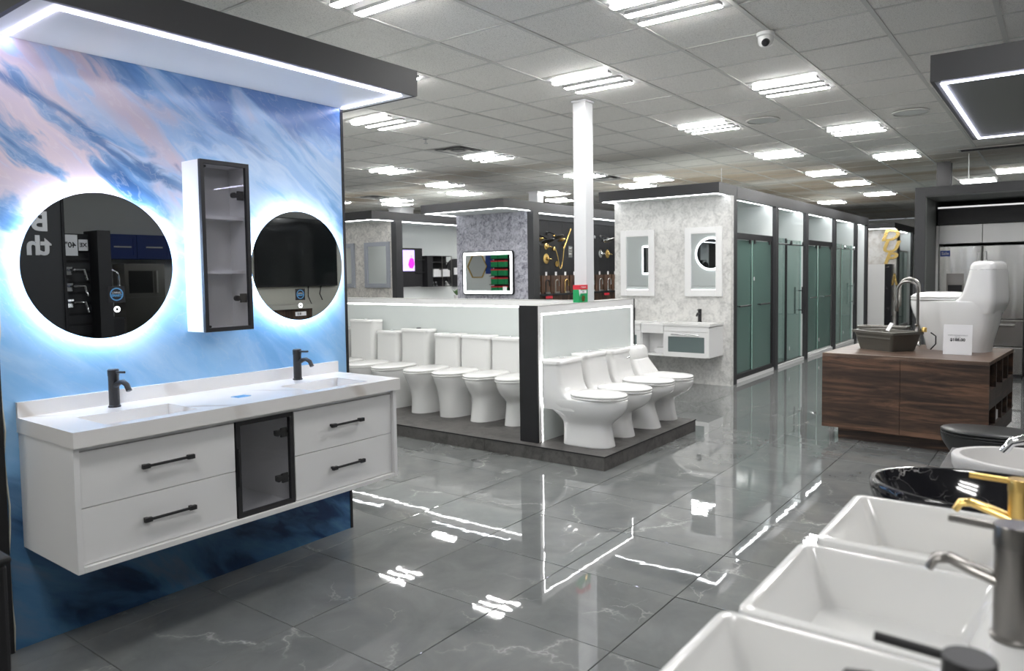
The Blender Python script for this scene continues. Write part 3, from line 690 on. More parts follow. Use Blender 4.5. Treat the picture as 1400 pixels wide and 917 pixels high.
def toilet(label, loc, rz, body, tank, lidp, group=None, m=None, sm=None, btn=chrome, lever=False, sc=1.0, tank_e=7, round_top=0.0, dome=0.0):
    """front looks towards local -Y. body: (z, yback, yfront, halfwidth, eback, efront). tank: (z, yback, yfront, halfwidth)."""
    m = m or ceram; sm = sm or seatm
    T = thing('toilet', label, 'toilet', loc, rz, group); T.scale = (sc, sc, sc)
    part(T, 'body', MB().rings([egg(b[1], b[2], b[3], b[0], b[4], b[5]) for b in cr(body)]), m, 60)
    tz = tank[-1][0]
    def trr(z, yb, yf, w): return rrect(0, (yb+yf)/2, w, abs(yf-yb)/2, 0.045, z, 5)
    part(T, 'tank', MB().rings([trr(*t) for t in cr(tank)]), m, 60)
    z, yb, yf, w = tank[-1]; g = 0.007
    if round_top:
        prof = [(z+0.002, 0.0), (z+round_top*0.4, 0.004), (z+round_top*0.7, 0.018), (z+round_top*0.9, 0.040), (z+round_top, 0.075)]
        rr = [rrect(0, (yb+yf)/2, w-q*0.6, abs(yf-yb)/2-q*0.62, 0.045, zz, 5) for zz, q in prof]
    else:
        rr = [rrect(0, (yb+yf)/2-g/2, w+g, abs(yf-yb)/2+g/2, 0.045, zz, 5) for zz in (z+0.001, z+0.026)]
        rr.append(rrect(0, (yb+yf)/2, w-0.002, abs(yf-yb)/2-0.002, 0.04, z+0.034, 5)); rr.append(rrect(0, (yb+yf)/2, w*0.6, abs(yf-yb)*0.3, 0.03, z+0.036, 5))
    part(T, 'tank_lid', MB().rings(rr), m, 50)
    zt = z+(round_top if round_top else 0.036)
    if lever: part(T, 'flush_lever', MB().cyl((w-0.05, yf-0.012, z-0.05), 0.010, 0.014, 10, 'Y').tube([(w-0.05, yf-0.014, z-0.05), (w-0.11, yf-0.018, z-0.055)], 0.005, 8), chrome, 50)
    else: part(T, 'flush_button', MB().lathe([(0.026, -0.003), (0.026, 0.004), (0.022, 0.007)], (0, (yb+yf)/2, zt), 20), btn, 40)
    za, yb2, yf2, w2 = lidp; e1, e2 = 3.0, 2.15
    part(T, 'seat', MB().rings([egg(yb2, yf2+0.004, w2-0.004, za, e1, e2), egg(yb2, yf2, w2, za+0.004, e1, e2), egg(yb2, yf2, w2, za+0.014, e1, e2), egg(yb2, yf2+0.005, w2-0.005, za+0.017, e1, e2)]), sm, 60)
    zb = za+0.020
    part(T, 'lid', MB().rings([egg(yb2, yf2+0.006, w2-0.006, zb-0.001, e1, e2), egg(yb2, yf2, w2, zb+0.005, e1, e2), egg(yb2, yf2, w2, zb+0.012, e1, e2), egg(yb2, yf2+0.010, w2-0.010, zb+0.019, e1, e2),
                               egg(yb2-0.02, yf2+0.05, w2-0.05, zb+0.024+dome*0.7, e1, e2), egg(yb2-0.10, yf2+0.15, w2-0.12, zb+0.026+dome, 2, 2)]), sm, 60)
    for sx in (-0.075, 0.075): part(T, 'lid_hinge', MB().cyl((sx-0.02, yb2+0.006, za+0.014), 0.012, 0.04, 10, 'X'), sm, 50)
    return T
# right arm: one-piece toilets facing -Y
B_skirt = [(0, -.15, -.585, .118, 3.2, 2.6), (.012, -.15, -.587, .119, 3.2, 2.6), (.10, -.15, -.572, .108, 3.2, 2.5), (.165, -.145, -.565, .104, 3, 2.4), (.205, -.125, -.590, .122, 3, 2.2), (.25, -.085, -.645, .152, 3, 2.1),
           (.30, -.030, -.685, .176, 3.6, 2.1), (.345, -.020, -.700, .188, 4, 2.1), (.378, -.020, -.703, .190, 4, 2.1), (.388, -.022, -.697, .186, 4, 2.1)]
Tk1 = [(.29, -.018, -.36, .176), (.36, -.015, -.34, .186), (.40, -.015, -.285, .19), (.44, -.015, -.245, .19), (.52, -.015, -.215, .19), (.655, -.015, -.200, .19)]
B_ped = [(0, -.16, -.53, .112, 3, 2.6), (.01, -.16, -.532, .113, 3, 2.6), (.10, -.165, -.515, .098, 3, 2.4), (.19, -.16, -.51, .092, 3, 2.3), (.225, -.14, -.545, .108, 3, 2.2), (.27, -.10, -.625, .15, 3, 2.1),
         (.32, -.04, -.675, .178, 3.6, 2.1), (.37, -.02, -.695, .19, 4, 2.1), (.385, -.022, -.69, .186, 4, 2.1)]
Tk2 = [(.30, -.018, -.32, .165), (.36, -.015, -.30, .185), (.40, -.015, -.265, .19), (.46, -.015, -.225, .188), (.665, -.015, -.185, .18)]
B_cone = [(0, -.13, -.56, .122, 3, 2.6), (.01, -.13, -.562, .123, 3, 2.6), (.15, -.15, -.52, .102, 3, 2.4), (.215, -.15, -.51, .098, 3, 2.3), (.25, -.13, -.55, .12, 3, 2.2), (.30, -.07, -.64, .16, 3, 2.1),
          (.345, -.03, -.69, .183, 3.6, 2.1), (.385, -.02, -.70, .19, 4, 2.1), (.395, -.022, -.695, .186, 4, 2.1)]
Tk3 = [(.30, -.018, -.30, .16), (.37, -.015, -.28, .182), (.42, -.015, -.25, .185), (.5, -.015, -.215, .18), (.655, -.015, -.19, .17)]
Tk4 = [(.30, -.018, -.34, .165), (.36, -.015, -.34, .182), (.40, -.015, -.30, .185), (.45, -.015, -.26, .18), (.52, -.015, -.21, .165), (.56, -.015, -.185, .155)]
yT = 3.424
toilet('glossy white one-piece toilet nearest the black partition end, swooping skirt', (5.075, yT, PH), 0, B_skirt, Tk1, (.388, -.245, -.695, .187), 'one-piece toilets on the right arm')
toilet('white one-piece toilet second from the black partition end', (5.515, yT, PH), 0, B_ped, Tk2, (.386, -.235, -.690, .187), 'one-piece toilets on the right arm')
toilet('white one-piece toilet third from the black partition end, side lever tank', (5.955, yT, PH), 0, B_cone, Tk3, (.396, -.235, -.695, .187), 'one-piece toilets on the right arm', lever=True)
toilet('rightmost white toilet of the lit partition with rounded low tank', (6.375, yT, PH), 0, B_ped, Tk4, (.386, -.245, -.69, .187), 'one-piece toilets on the right arm', round_top=0.125)
# left arm: skirted toilets facing -X
G_ped = [(0, -.22, -.62, .105, 3, 2.6), (.01, -.22, -.622, .106, 3, 2.6), (.18, -.22, -.605, .098, 3, 2.4), (.23, -.20, -.62, .108, 3, 2.2), (.29, -.12, -.675, .155, 3, 2.1), (.35, -.05, -.71, .178, 3.6, 2.1), (.40, -.03, -.72, .186, 4, 2.1), (.405, -.03, -.715, .183, 4, 2.1)]
G_gob = [(0, -.06, -.64, .135, 4, 2.6), (.01, -.06, -.642, .136, 4, 2.6), (.16, -.06, -.63, .125, 4, 2.4), (.24, -.05, -.64, .130, 4, 2.3), (.31, -.04, -.68, .158, 4, 2.2), (.37, -.03, -.715, .178, 4, 2.1), (.40, -.03, -.72, .184, 4, 2.1), (.405, -.03, -.715, .181, 4, 2.1)]
G_wide = [(0, -.04, -.63, .142, 5, 2.6), (.01, -.04, -.632, .143, 5, 2.6), (.15, -.04, -.645, .148, 5, 2.4), (.28, -.03, -.675, .158, 4, 2.3), (.36, -.03, -.71, .176, 4, 2.2), (.40, -.03, -.725, .186, 4, 2.1), (.405, -.03, -.72, .183, 4, 2.1)]
G_fl = [(0, -.04, -.63, .138, 5, 2.6), (.01, -.04, -.632, .139, 5, 2.6), (.15, -.04, -.63, .135, 5, 2.4), (.26, -.03, -.66, .148, 4, 2.3), (.34, -.03, -.70, .172, 4, 2.2), (.40, -.03, -.73, .187, 4, 2.1), (.405, -.03, -.725, .184, 4, 2.1)]
def TK(h, w): return [(.30, -.02, -.20, w-.02), (.40, -.012, -.195, w), (.5, -.012, -.19, w), (h, -.012, -.185, w)]
for k, (y, b, h, w, lb) in enumerate([
    (4.035, G_ped, .725, .180, 'white toilet on narrow pedestal half hidden by the black partition end'),
    (4.42, G_gob, .730, .188, 'white goblet-shaped toilet second from the black partition end, left row'),
    (4.82, G_wide, .735, .192, 'white wide-skirted toilet in the middle of the left row'),
    (5.215, G_fl, .735, .175, 'white flared toilet beside the toilet with the dark button, left row'),
    (5.690, G_wide, .770, .202, 'white toilet with dark flush button, partly behind the vanity corner'),
    (6.110, G_fl, .735, .178, 'white toilet in front of the tallest tank, left row'),
    (6.540, G_gob, .850, .200, 'white toilet with the tallest tank near the mural edge'),
    (7.00, G_fl, .745, .185, 'white toilet cropped by the blue mural edge')]):
    tt = toilet(lb, (5.935, y, PH), -PI/2, b, TK(h, w), (.406, -.235, -.722, .182), 'skirted toilets on the left arm', btn=blackm if k == 4 else chrome)
    tt.scale = (1, 1.07, 1)

# ------------------------------------------------------------------ mottled white booth with shower bays
def booth_canopy(T, x0, x1, y0, y1, z0=2.47, z1=2.605, strips=()):
    part(T, 'fascia', MB().box(x0, x0+0.018, y0, y1, z0, z1).box(x0+0.018, x1, y0, y0+0.018, z0, z1).box(x0+0.018, x1, y1-0.018, y1, z0, z1).box(x0+0.018, x1, y0+0.018, y1-0.018, z1-0.018, z1), char, ab=True)
    part(T, 'soffit', MB().box(x0+0.018, x1, y0+0.018, y1-0.018, z0+0.001, z0+0.018), greyw, ab=True)
    for s in strips: part(T, 'light_strip', MB().box(*s, z0-0.004, z0+0.001), ledcove, ab=True)
BX = 9.27; BY = 3.445
T = thing('shower_booth', 'long charcoal-framed booth with mottled white end wall and shower bays', 'booth', (13, 4.2, 0))
part(T, 'end_wall', MB().box(BX, BX+0.10, BY, 5.14, 0, 2.47), plaster, ab=True, label='mottled white plaster wall')
booth_canopy(T, 8.862, BX+0.22, BY, 5.16, strips=((8.91, 8.924, BY+0.05, 5.13), (8.924, BX-0.01, BY+0.05, BY+0.064), (8.924, BX-0.01, 5.09, 5.104)))
part(T, 'corner_post', MB().box(BX+0.10, BX+0.22, BY-0.002, BY+0.12, 0, 2.47), char, ab=True)
part(T, 'back_wall', MB().box(BX+0.10, 17.5, 5.04, 5.14, 0, 2.45), greyw, ab=True)
part(T, 'beam', MB().box(BX+0.22, 17.5, BY-0.002, BY+0.06, 2.44, 2.605), char, ab=True)
part(T, 'roof', MB().box(BX+0.22, 17.5, BY+0.06, 5.14, 2.46, 2.48), greyw, ab=True)
POSTS = [(11.10, 11.23), (12.70, 12.84), (14.59, 14.72), (16.34, 16.48), (17.36, 17.50)]
edges = [BX+0.22]
for a, b in POSTS:
    part(T, 'post', MB().box(a, b, BY-0.002, BY+0.05, 0, 2.44), char, ab=True)
    part(T, 'dividing_wall', MB().box(a, b, BY+0.05, 5.04, 0, 2.46), greyw, ab=True)
BAYS = [(9.49, 11.10), (11.23, 12.70), (12.84, 14.59), (14.72, 16.34), (16.48, 17.36)]
for a, b in BAYS:
    part(T, 'bay_back', MB().box(a, b, 4.40, 4.44, 0, 2.46), greyw, ab=True)
    part(T, 'light_strip', MB().box(a+0.02, b-0.02, BY+0.10, BY+0.120, 2.450, 2.458), ledbay, ab=True)
    part(T, 'curb', MB().box(a, b, BY+0.02, BY+0.13, 0, 0.05), white, ab=True, label='white threshold')
DY = BY+0.07
def shower(label, a, b, kind):
    T = thing('shower_door', label, 'shower door', ((a+b)/2, DY, 0.05)); zt = 1.985
    if kind in ('blackframe', 'blackheader'):
        fm = black if kind == 'blackframe' else gun
        w = 0.05
        part(T, 'header', MB().box(a+0.01, b-0.01, DY-0.03, DY+0.03, zt-0.06, zt+0.02), black, ab=True)
        if kind == 'blackframe':
            part(T, 'side_jamb', MB().box(b-0.07, b-0.01, DY-0.03, DY+0.03, 0.05, zt-0.06), black, ab=True)
            part(T, 'side_jamb', MB().box(a+0.01, a+0.04, DY-0.03, DY+0.03, 0.05, zt-0.06), black, ab=True)
            part(T, 'sill', MB().box(a+0.04, b-0.07, DY-0.05, DY+0.03, 0.05, 0.11), black, ab=True)
        else:
            part(T, 'side_jamb', MB().box(b-0.05, b-0.01, DY-0.02, DY+0.02, 0.05, zt-0.06), steel, ab=True)
            part(T, 'sill', MB().box(a+0.02, b-0.05, DY-0.03, DY+0.02, 0.05, 0.07), white, ab=True)
        m_ = (a+b)/2-0.06
        for x0, x1, yy in ((a+0.03, m_+0.03, DY+0.008), (m_, b-0.06, DY-0.016)):
            g = part(T, 'glass_panel', MB().box(x0, x1, yy-0.004, yy+0.004, 0.09, zt-0.07), frost, ab=True, label='frosted green glass')
            sub(g, 'glass_edge', MB().box(x0-0.003, x0, yy-0.004, yy+0.004, 0.09, zt-0.07), edgeg, T)
            c = (x0+x1)/2
            hm = black if kind == 'blackframe' else chrome
            sub(g, 'towel_bar', MB().tube([(c-0.22, yy-0.05, 1.02), (c+0.22, yy-0.05, 1.02)], 0.011, 8).tube([(c-0.18, yy-0.004, 1.02), (c-0.18, yy-0.05, 1.02)], 0.008, 6).tube([(c+0.18, yy-0.004, 1.02), (c+0.18, yy-0.05, 1.02)], 0.008, 6), hm, T, smooth=50)
            for xr in (x0+0.08, x1-0.08): sub(g, 'roller', MB().box(xr-0.03, xr+0.03, yy-0.016, yy-0.004, zt-0.11, zt-0.04), black, T)
    else:
        hm = black if kind == 'clearblack' else chrome
        m_ = a+(b-a)*0.42
        part(T, 'fixed_panel', MB().box(a+0.01, m_+0.06, DY+0.014, DY+0.022, 0.06, zt+0.01), clearg, ab=True)
        g = part(T, 'glass_panel', MB().box(m_, b-0.10, DY-0.016, DY-0.008, 0.07, zt-0.01), clearg, ab=True)
        for xe in (m_, b-0.103): sub(g, 'glass_edge', MB().box(xe, xe+0.003, DY-0.017, DY-0.008, 0.07, zt-0.01), edgeg if kind != 'clearblack' or xe > m_ else black, T)
        part(T, 'vertical_seal', MB().box(m_-0.035, m_-0.005, DY-0.012, DY+0.010, 0.06, zt+0.01), hm if kind == 'clearblack' else steel, ab=True)
        part(T, 'slide_rail', MB().tube([(a+0.0, DY-0.045, 1.90), (b-0.08, DY-0.045, 1.90)], 0.012, 8), hm, 50, ab=True)
        for xr in (m_+0.05, b-0.14): part(T, 'roller', MB().lathe([(0.035, 0), (0.035, 0.02), (0.02, 0.026)], (xr, DY-0.075, 1.925), 16, 'Y').xf(Matrix.Identity(4)), hm, 50, ab=True)
        hx = b-0.20
        part(T, 'handle', MB().tube([(hx, DY-0.07, 0.78), (hx, DY-0.07, 1.22)], 0.012, 8).tube([(hx, DY-0.01, 0.84), (hx, DY-0.07, 0.84)], 0.009, 6).tube([(hx, DY-0.01, 1.16), (hx, DY-0.07, 1.16)], 0.009, 6)
             .tube([(hx, DY+0.05, 0.78), (hx, DY+0.05, 1.22)], 0.012, 8), hm, 50, ab=True)
        part(T, 'sill', MB().box(a+0.01, b-0.02, DY-0.02, DY+0.03, 0.05, 0.062), hm if kind == 'clearblack' else steel, ab=True)
    part(T, 'tag', MB().box((a+b)/2-0.02, (a+b)/2+0.02, DY-0.024, DY-0.022, 1.36, 1.41), paper, ab=True) if kind == 'blackframe' else part(T, 'tag', MB().box((a+b)/2, (a+b)/2+0.03, DY-0.024, DY-0.022, 0.22, 0.28), paper, ab=True)
    return T
G = 'sliding shower doors of the long booth'
shower('frosted green sliding shower door in thick black frame, nearest bay', *BAYS[0], 'blackframe')
shower('clear glass barn-style shower door with black rail and handle, second bay', *BAYS[1], 'clearblack')
shower('frosted green shower door with black header and chrome bar, third bay', *BAYS[2], 'blackheader')
shower('clear glass shower door with chrome rail and pull, fourth bay', *BAYS[3], 'clearchrome')
# framed mirrors on the mottled white wall
def framed_mirror(label, cat_m, x, ya, yb, z0, z1, w, fm, gm, name='framed_mirror'):
    T = thing(name, label, 'mirror', (x, (ya+yb)/2, z0))
    def R(a, b, c, d, xx0, xx1): return MB().box(xx0, xx1, a, b, c, d)
    fr = MB().box(x-0.035, x, ya, ya+w, z0, z1).box(x-0.035, x, yb-w, yb, z0, z1).box(x-0.035, x, ya+w, yb-w, z0, z0+w).box(x-0.035, x, ya+w, yb-w, z1-w, z1)
    part(T, 'frame', fr, fm, None, 0.003, ab=True)
    part(T, 'glass', MB().box(x-0.018, x-0.002, ya+w, yb-w, z0+w, z1-w), gm, ab=True)
    return T
framed_mirror('white framed rectangular mirror left on the mottled white wall', 0, BX-0.002, 4.515, 5.03, 1.168, 2.08, 0.085, white, mirror)
framed_mirror('white framed rectangular mirror right on the mottled white wall', 0, BX-0.002, 3.552, 4.065, 1.168, 2.08, 0.085, white, mirror)
# floating double vanity below them
T = thing('vanity_cabinet', 'white floating vanity with frosted glass doors on mottled wall', 'cabinet', (BX, 4.3, 0.40))
ya, yb, xf = 3.545, 5.10, 8.785
part(T, 'carcass', MB().box(xf+0.02, BX-0.001, ya, ya+0.02, 0.405, 0.80).box(xf+0.02, BX-0.001, yb-0.02, yb, 0.405, 0.80).box(xf+0.02, BX-0.001, ya+0.02, yb-0.02, 0.405, 0.425)
     .box(xf+0.02, BX-0.001, ya+0.02, yb-0.02, 0.76, 0.80).box(xf+0.02, BX-0.03, 4.155, 4.175, 0.425, 0.76).box(xf+0.02, BX-0.03, 4.475, 4.495, 0.425, 0.76).box(xf, xf+0.02, 4.165, 4.485, 0.405, 0.43).box(xf, xf+0.02, 4.165, 4.485, 0.70, 0.80)
     .box(xf, xf+0.02, ya, 4.155, 0.73, 0.80).box(xf, xf+0.02, 4.495, yb, 0.73, 0.80).box(BX-0.25, BX-0.24, 4.175, 4.475, 0.425, 0.76), white, ab=True)
for a, b in ((ya, 4.160), (4.490, yb)):
    w_ = 0.06; z0, z1 = 0.405, 0.725
    d = part(T, 'door', MB().box(xf, xf+0.02, a, a+w_, z0, z1).box(xf, xf+0.02, b-w_, b, z0, z1).box(xf, xf+0.02, a+w_, b-w_, z0, z0+w_).box(xf, xf+0.02, a+w_, b-w_, z1-w_, z1), white, ab=True)
    sub(d, 'pane', MB().box(xf+0.008, xf+0.013, a+w_, b-w_, z0+w_, z1-w_), frostw, T)
    sub(d, 'handle', MB().tube([(xf-0.03, a+0.12, 0.695), (xf-0.03, b-0.12, 0.695)], 0.008, 8).box(xf-0.03, xf, a+0.14, a+0.15, 0.69, 0.70).box(xf-0.03, xf, b-0.15, b-0.14, 0.69, 0.70), chrome, T, smooth=50)
for a, b, lb in ((3.53, 4.17, 'white ceramic basin top at the right end of the floating vanity'), (4.48, 5.11, 'white ceramic basin top at the left end of the floating vanity')):
    T = thing('basin_top', lb, 'basin', (9.02, (a+b)/2, 0.80))
    part(T, 'rim', MB().box(xf-0.01, xf+0.05, a, b, 0.801, 0.835).box(BX-0.13, BX-0.001, a, b, 0.801, 0.835).box(xf+0.05, BX-0.13, a, a+0.04, 0.801, 0.835).box(xf+0.05, BX-0.13, b-0.04, b, 0.801, 0.835), ceram, None, 0.004, ab=True)
    part(T, 'bowl', MB().box(xf+0.05, BX-0.13, a+0.04, b-0.04, 0.801, 0.808), ceram, ab=True)
solo('worktop', 'flat white worktop between the two basins of floating vanity', 'worktop', MB().box(xf, BX-0.002, 4.172, 4.478, 0.801, 0.815), white)
vanity_faucet('black basin faucet at the right end of the floating vanity', (BX-0.09, 3.83, 0.836), -PI/2, black, 0.17, 0.024)
vanity_faucet('black basin faucet beside the lit partition end, floating vanity', (BX-0.09, 4.80, 0.836), -PI/2, black, 0.17, 0.024)
solo('box', 'small white box in the open shelf of the floating vanity', 'box', MB().box(8.90, 9.0, 4.20, 4.33, 0.426, 0.50), paper)

# ------------------------------------------------------------------ grey booth with black fixture board
GX = 9.25
T = thing('fixture_booth', 'charcoal booth with lilac-grey mottled wall and black fixture board', 'booth', (11, 7.2, 0))
part(T, 'end_wall', MB().box(GX, GX+0.10, 6.66, 8.11, 0, 2.47), plasterg, ab=True, label='lilac-grey mottled wall')
part(T, 'corner_post', MB().box(GX, GX+0.16, 6.545, 6.66, 0, 2.47), char, ab=True)
booth_canopy(T, 8.50, GX+0.16, 6.545, 8.20, strips=((8.55, 8.564, 6.60, 8.15), (8.564, GX-0.01, 6.60, 6.614), (8.564, GX-0.01, 8.12, 8.134)))
part(T, 'beam', MB().box(GX+0.16, 13.4, 6.545, 6.60, 2.45, 2.605), char, ab=True)
part(T, 'soffit', MB().box(GX+0.16, 13.4, 6.60, 7.0, 2.47, 2.485), greyw, ab=True)
part(T, 'light_strip', MB().box(GX+0.18, 13.38, 6.602, 6.616, 2.440, 2.449), ledcove, ab=True)
part(T, 'display_board', MB().box(GX+0.16, 13.4, 6.90, 6.96, 0, 2.38), blackm, ab=True, label='black display board')
part(T, 'crown', MB().box(GX+0.16, 13.4, 6.87, 6.97, 2.38, 2.465), char, ab=True)
part(T, 'end_post', MB().box(13.4, 13.52, 6.545, 6.97, 0, 2.605), char, ab=True)
for k in range(9): part(T, 'board_seam', MB().box(9.8+k*0.40, 9.806+k*0.40, 6.898, 6.90, 1.5, 2.38), char, ab=True)
# LED mirror
T = thing('led_mirror', 'black framed rectangular mirror with glowing border on grey wall', 'mirror', (GX, 7.44, 1.17))
a, b, z0, z1 = 6.915, 7.965, 1.17, 1.875
rr = lambda e, x: [(x, p[0], p[1]) for p in rrect((a+b)/2, (z0+z1)/2, (b-a)/2-e, (z1-z0)/2-e, max(0.05-e, 0.008), 0, 4)]
part(T, 'frame', MB().rings([rr(0, GX), rr(0, GX-0.04), rr(0.018, GX-0.04), rr(0.018, GX-0.03)], False, False), black, 40, ab=True)
part(T, 'light_border', MB().rings([rr(0.018, GX-0.031), rr(0.03, GX-0.0312), rr(0.065, GX-0.0312)], False, False), dim_led, ab=True)
part(T, 'glass', MB().rings([rr(0.060, GX-0.001), rr(0.060, GX-0.0309)], True, True), mirror, 40, ab=True)
part(T, 'tag', MB().box(GX-0.0325, GX-0.0315, 7.05, 7.13, 1.235, 1.30), paper, ab=True)
# fixtures on the board
BY2 = 6.90
def shower_head(label, x, z, m, r=0.10, reach=0.18):
    T = thing('rain_shower', label, 'shower', (x, BY2, z))
    part(T, 'flange', MB().lathe([(0.03, 0), (0.03, -0.008), (0.012, -0.02)], n=16, axis='Y'), m, 50)
    part(T, 'arm', MB().tube([(0, 0, 0), (0, -0.06, 0.01), (0, -reach, -0.04)], 0.010, 8), m, 50)
    part(T, 'head', MB().lathe([(0.012, 0.02), (0.03, 0.005), (r, -0.012), (r, -0.024), (r*0.9, -0.026)], n=24).xf(Matrix.Translation((0, -reach-0.02, -0.06)) @ Matrix.Rotation(-0.35, 4, 'X')), m, 50)
def valve(label, x, z, m, r=0.075):
    T = thing('shower_valve', label, 'valve', (x, BY2, z))
    part(T, 'plate', MB().lathe([(r, 0), (r, -0.006), (r*0.6, -0.014), (0.03, -0.016), (0.026, -0.05), (0.02, -0.055)], n=28, axis='Y'), m, 50)
    part(T, 'lever', MB().tube([(0, -0.045, 0), (0.09, -0.055, -0.01)], 0.009, 8), m, 50)
shower_head('black rain shower head with brass arm, leftmost on black board', 9.72, 2.12, brass, 0.07, 0.12)
shower_head('black shower head second from left on black board', 9.88, 2.10, black, 0.11)
shower_head('black shower head third from left on black board', 10.14, 2.17, black, 0.11)
shower_head('brass shower head in the middle of black board', 10.36, 2.13, gold, 0.07, 0.12)
shower_head('chrome shower head right beside the white column', 11.69, 2.15, chrome, 0.06)
shower_head('square-armed chrome rain head right of the white column', 11.90, 2.17, steel, 0.11)
shower_head('chrome shower head at the right end of black board', 12.17, 2.14, chrome, 0.06)
valve('upper brass shower valve on black board', 10.11, 1.95, gold, 0.055)
valve('lower larger brass shower valve on black board', 10.11, 1.745, gold, 0.085)
valve('chrome shower valve right of the white column', 11.90, 1.855, chrome, 0.075)
valve('brass shower valve at the right end of black board', 12.155, 1.85, gold, 0.08)
valve('black shower valve below the black shower head', 9.87, 1.96, black, 0.07)
T = thing('hand_shower', 'brass hand shower with slide bar and hanging hose', 'hand shower', (10.5, BY2, 1.62))
part(T, 'slide_bar', MB().tube([(10.56, 6.85, 1.90), (10.78, 6.84, 2.26)], 0.014, 8).box(10.60, 10.63, 6.85, BY2, 1.97, 1.99), gold, 50, ab=True)
part(T, 'hose', MB().tube([(10.58, 6.85, 1.93), (10.53, 6.84, 1.75), (10.47, 6.83, 1.60), (10.42, 6.83, 1.57), (10.39, 6.83, 1.62), (10.37, 6.84, 1.78), (10.32, 6.85, 1.90)], 0.009, 8), gold, 50, ab=True)
part(T, 'holder', MB().lathe([(0.035, 0), (0.035, -0.03), (0.02, -0.04)], (10.32, BY2, 1.91), 16, 'Y').lathe([(0.05, 0), (0.05, -0.012)], (10.42, BY2, 1.66), 20, 'Y'), gold, 50, ab=True)
T = thing('control_panel', 'square chrome shower control plate beside the white column', 'plate', (10.85, BY2, 1.87))
part(T, 'plate', MB().box(-0.06, 0.06, -0.012, 0, -0.10, 0.10), chrome, None, 0.003)
for z in (-0.05, 0.0, 0.05): part(T, 'knob', MB().lathe([(0.018, -0.012), (0.018, -0.035), (0.014, -0.038)], (0, 0, z), 14, 'Y'), steel, 50)
SB = [(9.70, 0.24, gun, 'leftmost'), (9.98, 0.24, black, 'second'), (10.27, 0.26, steel, 'third'), (10.56, 0.24, gold, 'fourth'), (10.85, 0.22, black, 'fifth'),
      (11.13, 0.22, black, 'sixth'), (11.42, 0.24, chrome, 'seventh'), (11.72, 0.24, chrome, 'eighth'), (12.03, 0.24, chrome, 'ninth'), (12.30, 0.2, steel, 'rightmost')]
SHELFZ = 1.165
T = thing('display_shelf', 'black shelf carrying the walnut faucet boards', 'shelf', (11, 6.8, SHELFZ-0.03))
part(T, 'board', MB().box(9.42, 13.35, 6.74, BY2, SHELFZ-0.03, SHELFZ), blackm, ab=True)
part(T, 'price_strip', MB().box(9.85, 10.05, 6.735, 6.74, SHELFZ-0.075, SHELFZ-0.035), red, ab=True, label='red price strip')
part(T, 'price_strip', MB().box(11.75, 11.93, 6.735, 6.74, SHELFZ-0.075, SHELFZ-0.035), red, ab=True, label='red price strip')
part(T, 'wood_apron', MB().box(9.42, 13.35, 6.80, 6.82, 0.6, SHELFZ-0.03), woodv, ab=True)
for k, (x, w_, fmx, nm) in enumerate(SB):
    T = thing('faucet_board', '%s walnut sample board with a %s faucet on the black shelf' % (nm, {gun: 'gunmetal', black: 'black', steel: 'steel', gold: 'gold', chrome: 'chrome'}[fmx]), 'sample board', (x+0.03, 6.84, SHELFZ), 0, 'walnut faucet sample boards')
    part(T, 'board', MB().box(-w_/2, w_/2, 0, 0.03, 0.0, 0.30), woodv)
    pts = [(-0.05, -0.03, 0.02), (-0.05, -0.03, 0.18)]+[(-0.05+0.055-0.055*math.cos(math.radians(a_)), -0.03, 0.18+0.05*math.sin(math.radians(a_))) for a_ in range(15, 181, 33)]+[(0.06, -0.03, 0.12)]
    part(T, 'faucet', MB().tube(pts, 0.010, 8).cyl((-0.05, -0.03, 0.0), 0.022, 0.03, 12), fmx, 50)
    part(T, 'tag', MB().box(-0.02, 0.03, -0.004, 0.0, 0.30, 0.36), paper)
    part(T, 'placard', MB().box(-0.08, 0.06, -0.05, -0.045, 0.0, 0.03), steel)
T = thing('picture_card', 'dark photo card leaning on the shelf right of the column', 'card', (11.30, 6.79, SHELFZ))
part(T, 'board', MB().box(-0.06, 0.06, -0.01, 0.0, 0.0, 0.27), paper)
part(T, 'print', MB().box(-0.048, 0.048, -0.0115, -0.010, 0.02, 0.25), portal_m)
PA, PB = (11.55, 8.1), (12.1, 12.3)
# white stub posts rising above the booths
for (x, y, s, z0, lb) in ((PA[0], PA[1], 0.20, 0, 'white square post above the grey booth'), (PB[0], PB[1], 0.40, 0, 'short white square post above the left mirror booth')):
    T = thing('post', lb, 'post', (x, y, 0)); part(T, 'shaft', MB().box(-s/2, s/2, -s/2, s/2, 0, CZ-0.03), pcol); part(T, 'collar', MB().box(-s/2-0.02, s/2+0.02, -s/2-0.02, s/2+0.02, CZ-0.03, CZ-0.001), pcol)

# ------------------------------------------------------------------ left mirror booth
LX = 8.917
T = thing('mirror_booth', 'charcoal booth with beige mottled wall beside the mural edge', 'booth', (9.8, 9.6, 0))
part(T, 'end_wall', MB().box(LX, LX+0.06, 9.32, 11.0, 0, 2.44), plasterb, ab=True, label='beige mottled wall')
part(T, 'corner_post', MB().box(LX, LX+0.15, 9.20, 9.32, 0, 2.44), char, ab=True)
booth_canopy(T, 8.37, LX+0.15, 9.20, 11.1, 2.44, 2.585, strips=((8.42, 8.434, 9.25, 11.0), (8.434, LX-0.01, 9.25, 9.264)))
part(T, 'beam', MB().box(LX+0.15, 11.6, 9.20, 9.26, 2.44, 2.585), char, ab=True)
part(T, 'soffit', MB().box(LX+0.15, 11.6, 9.26, 10.0, 2.45, 2.465), greyw, ab=True)
part(T, 'light_strip', MB().box(LX+0.17, 11.58, 9.262, 9.276, 2.430, 2.439), ledcove, ab=True)
part(T, 'back_wall', MB().box(LX+0.15, 11.6, 9.95, 10.0, 0, 2.45), greyw, ab=True)
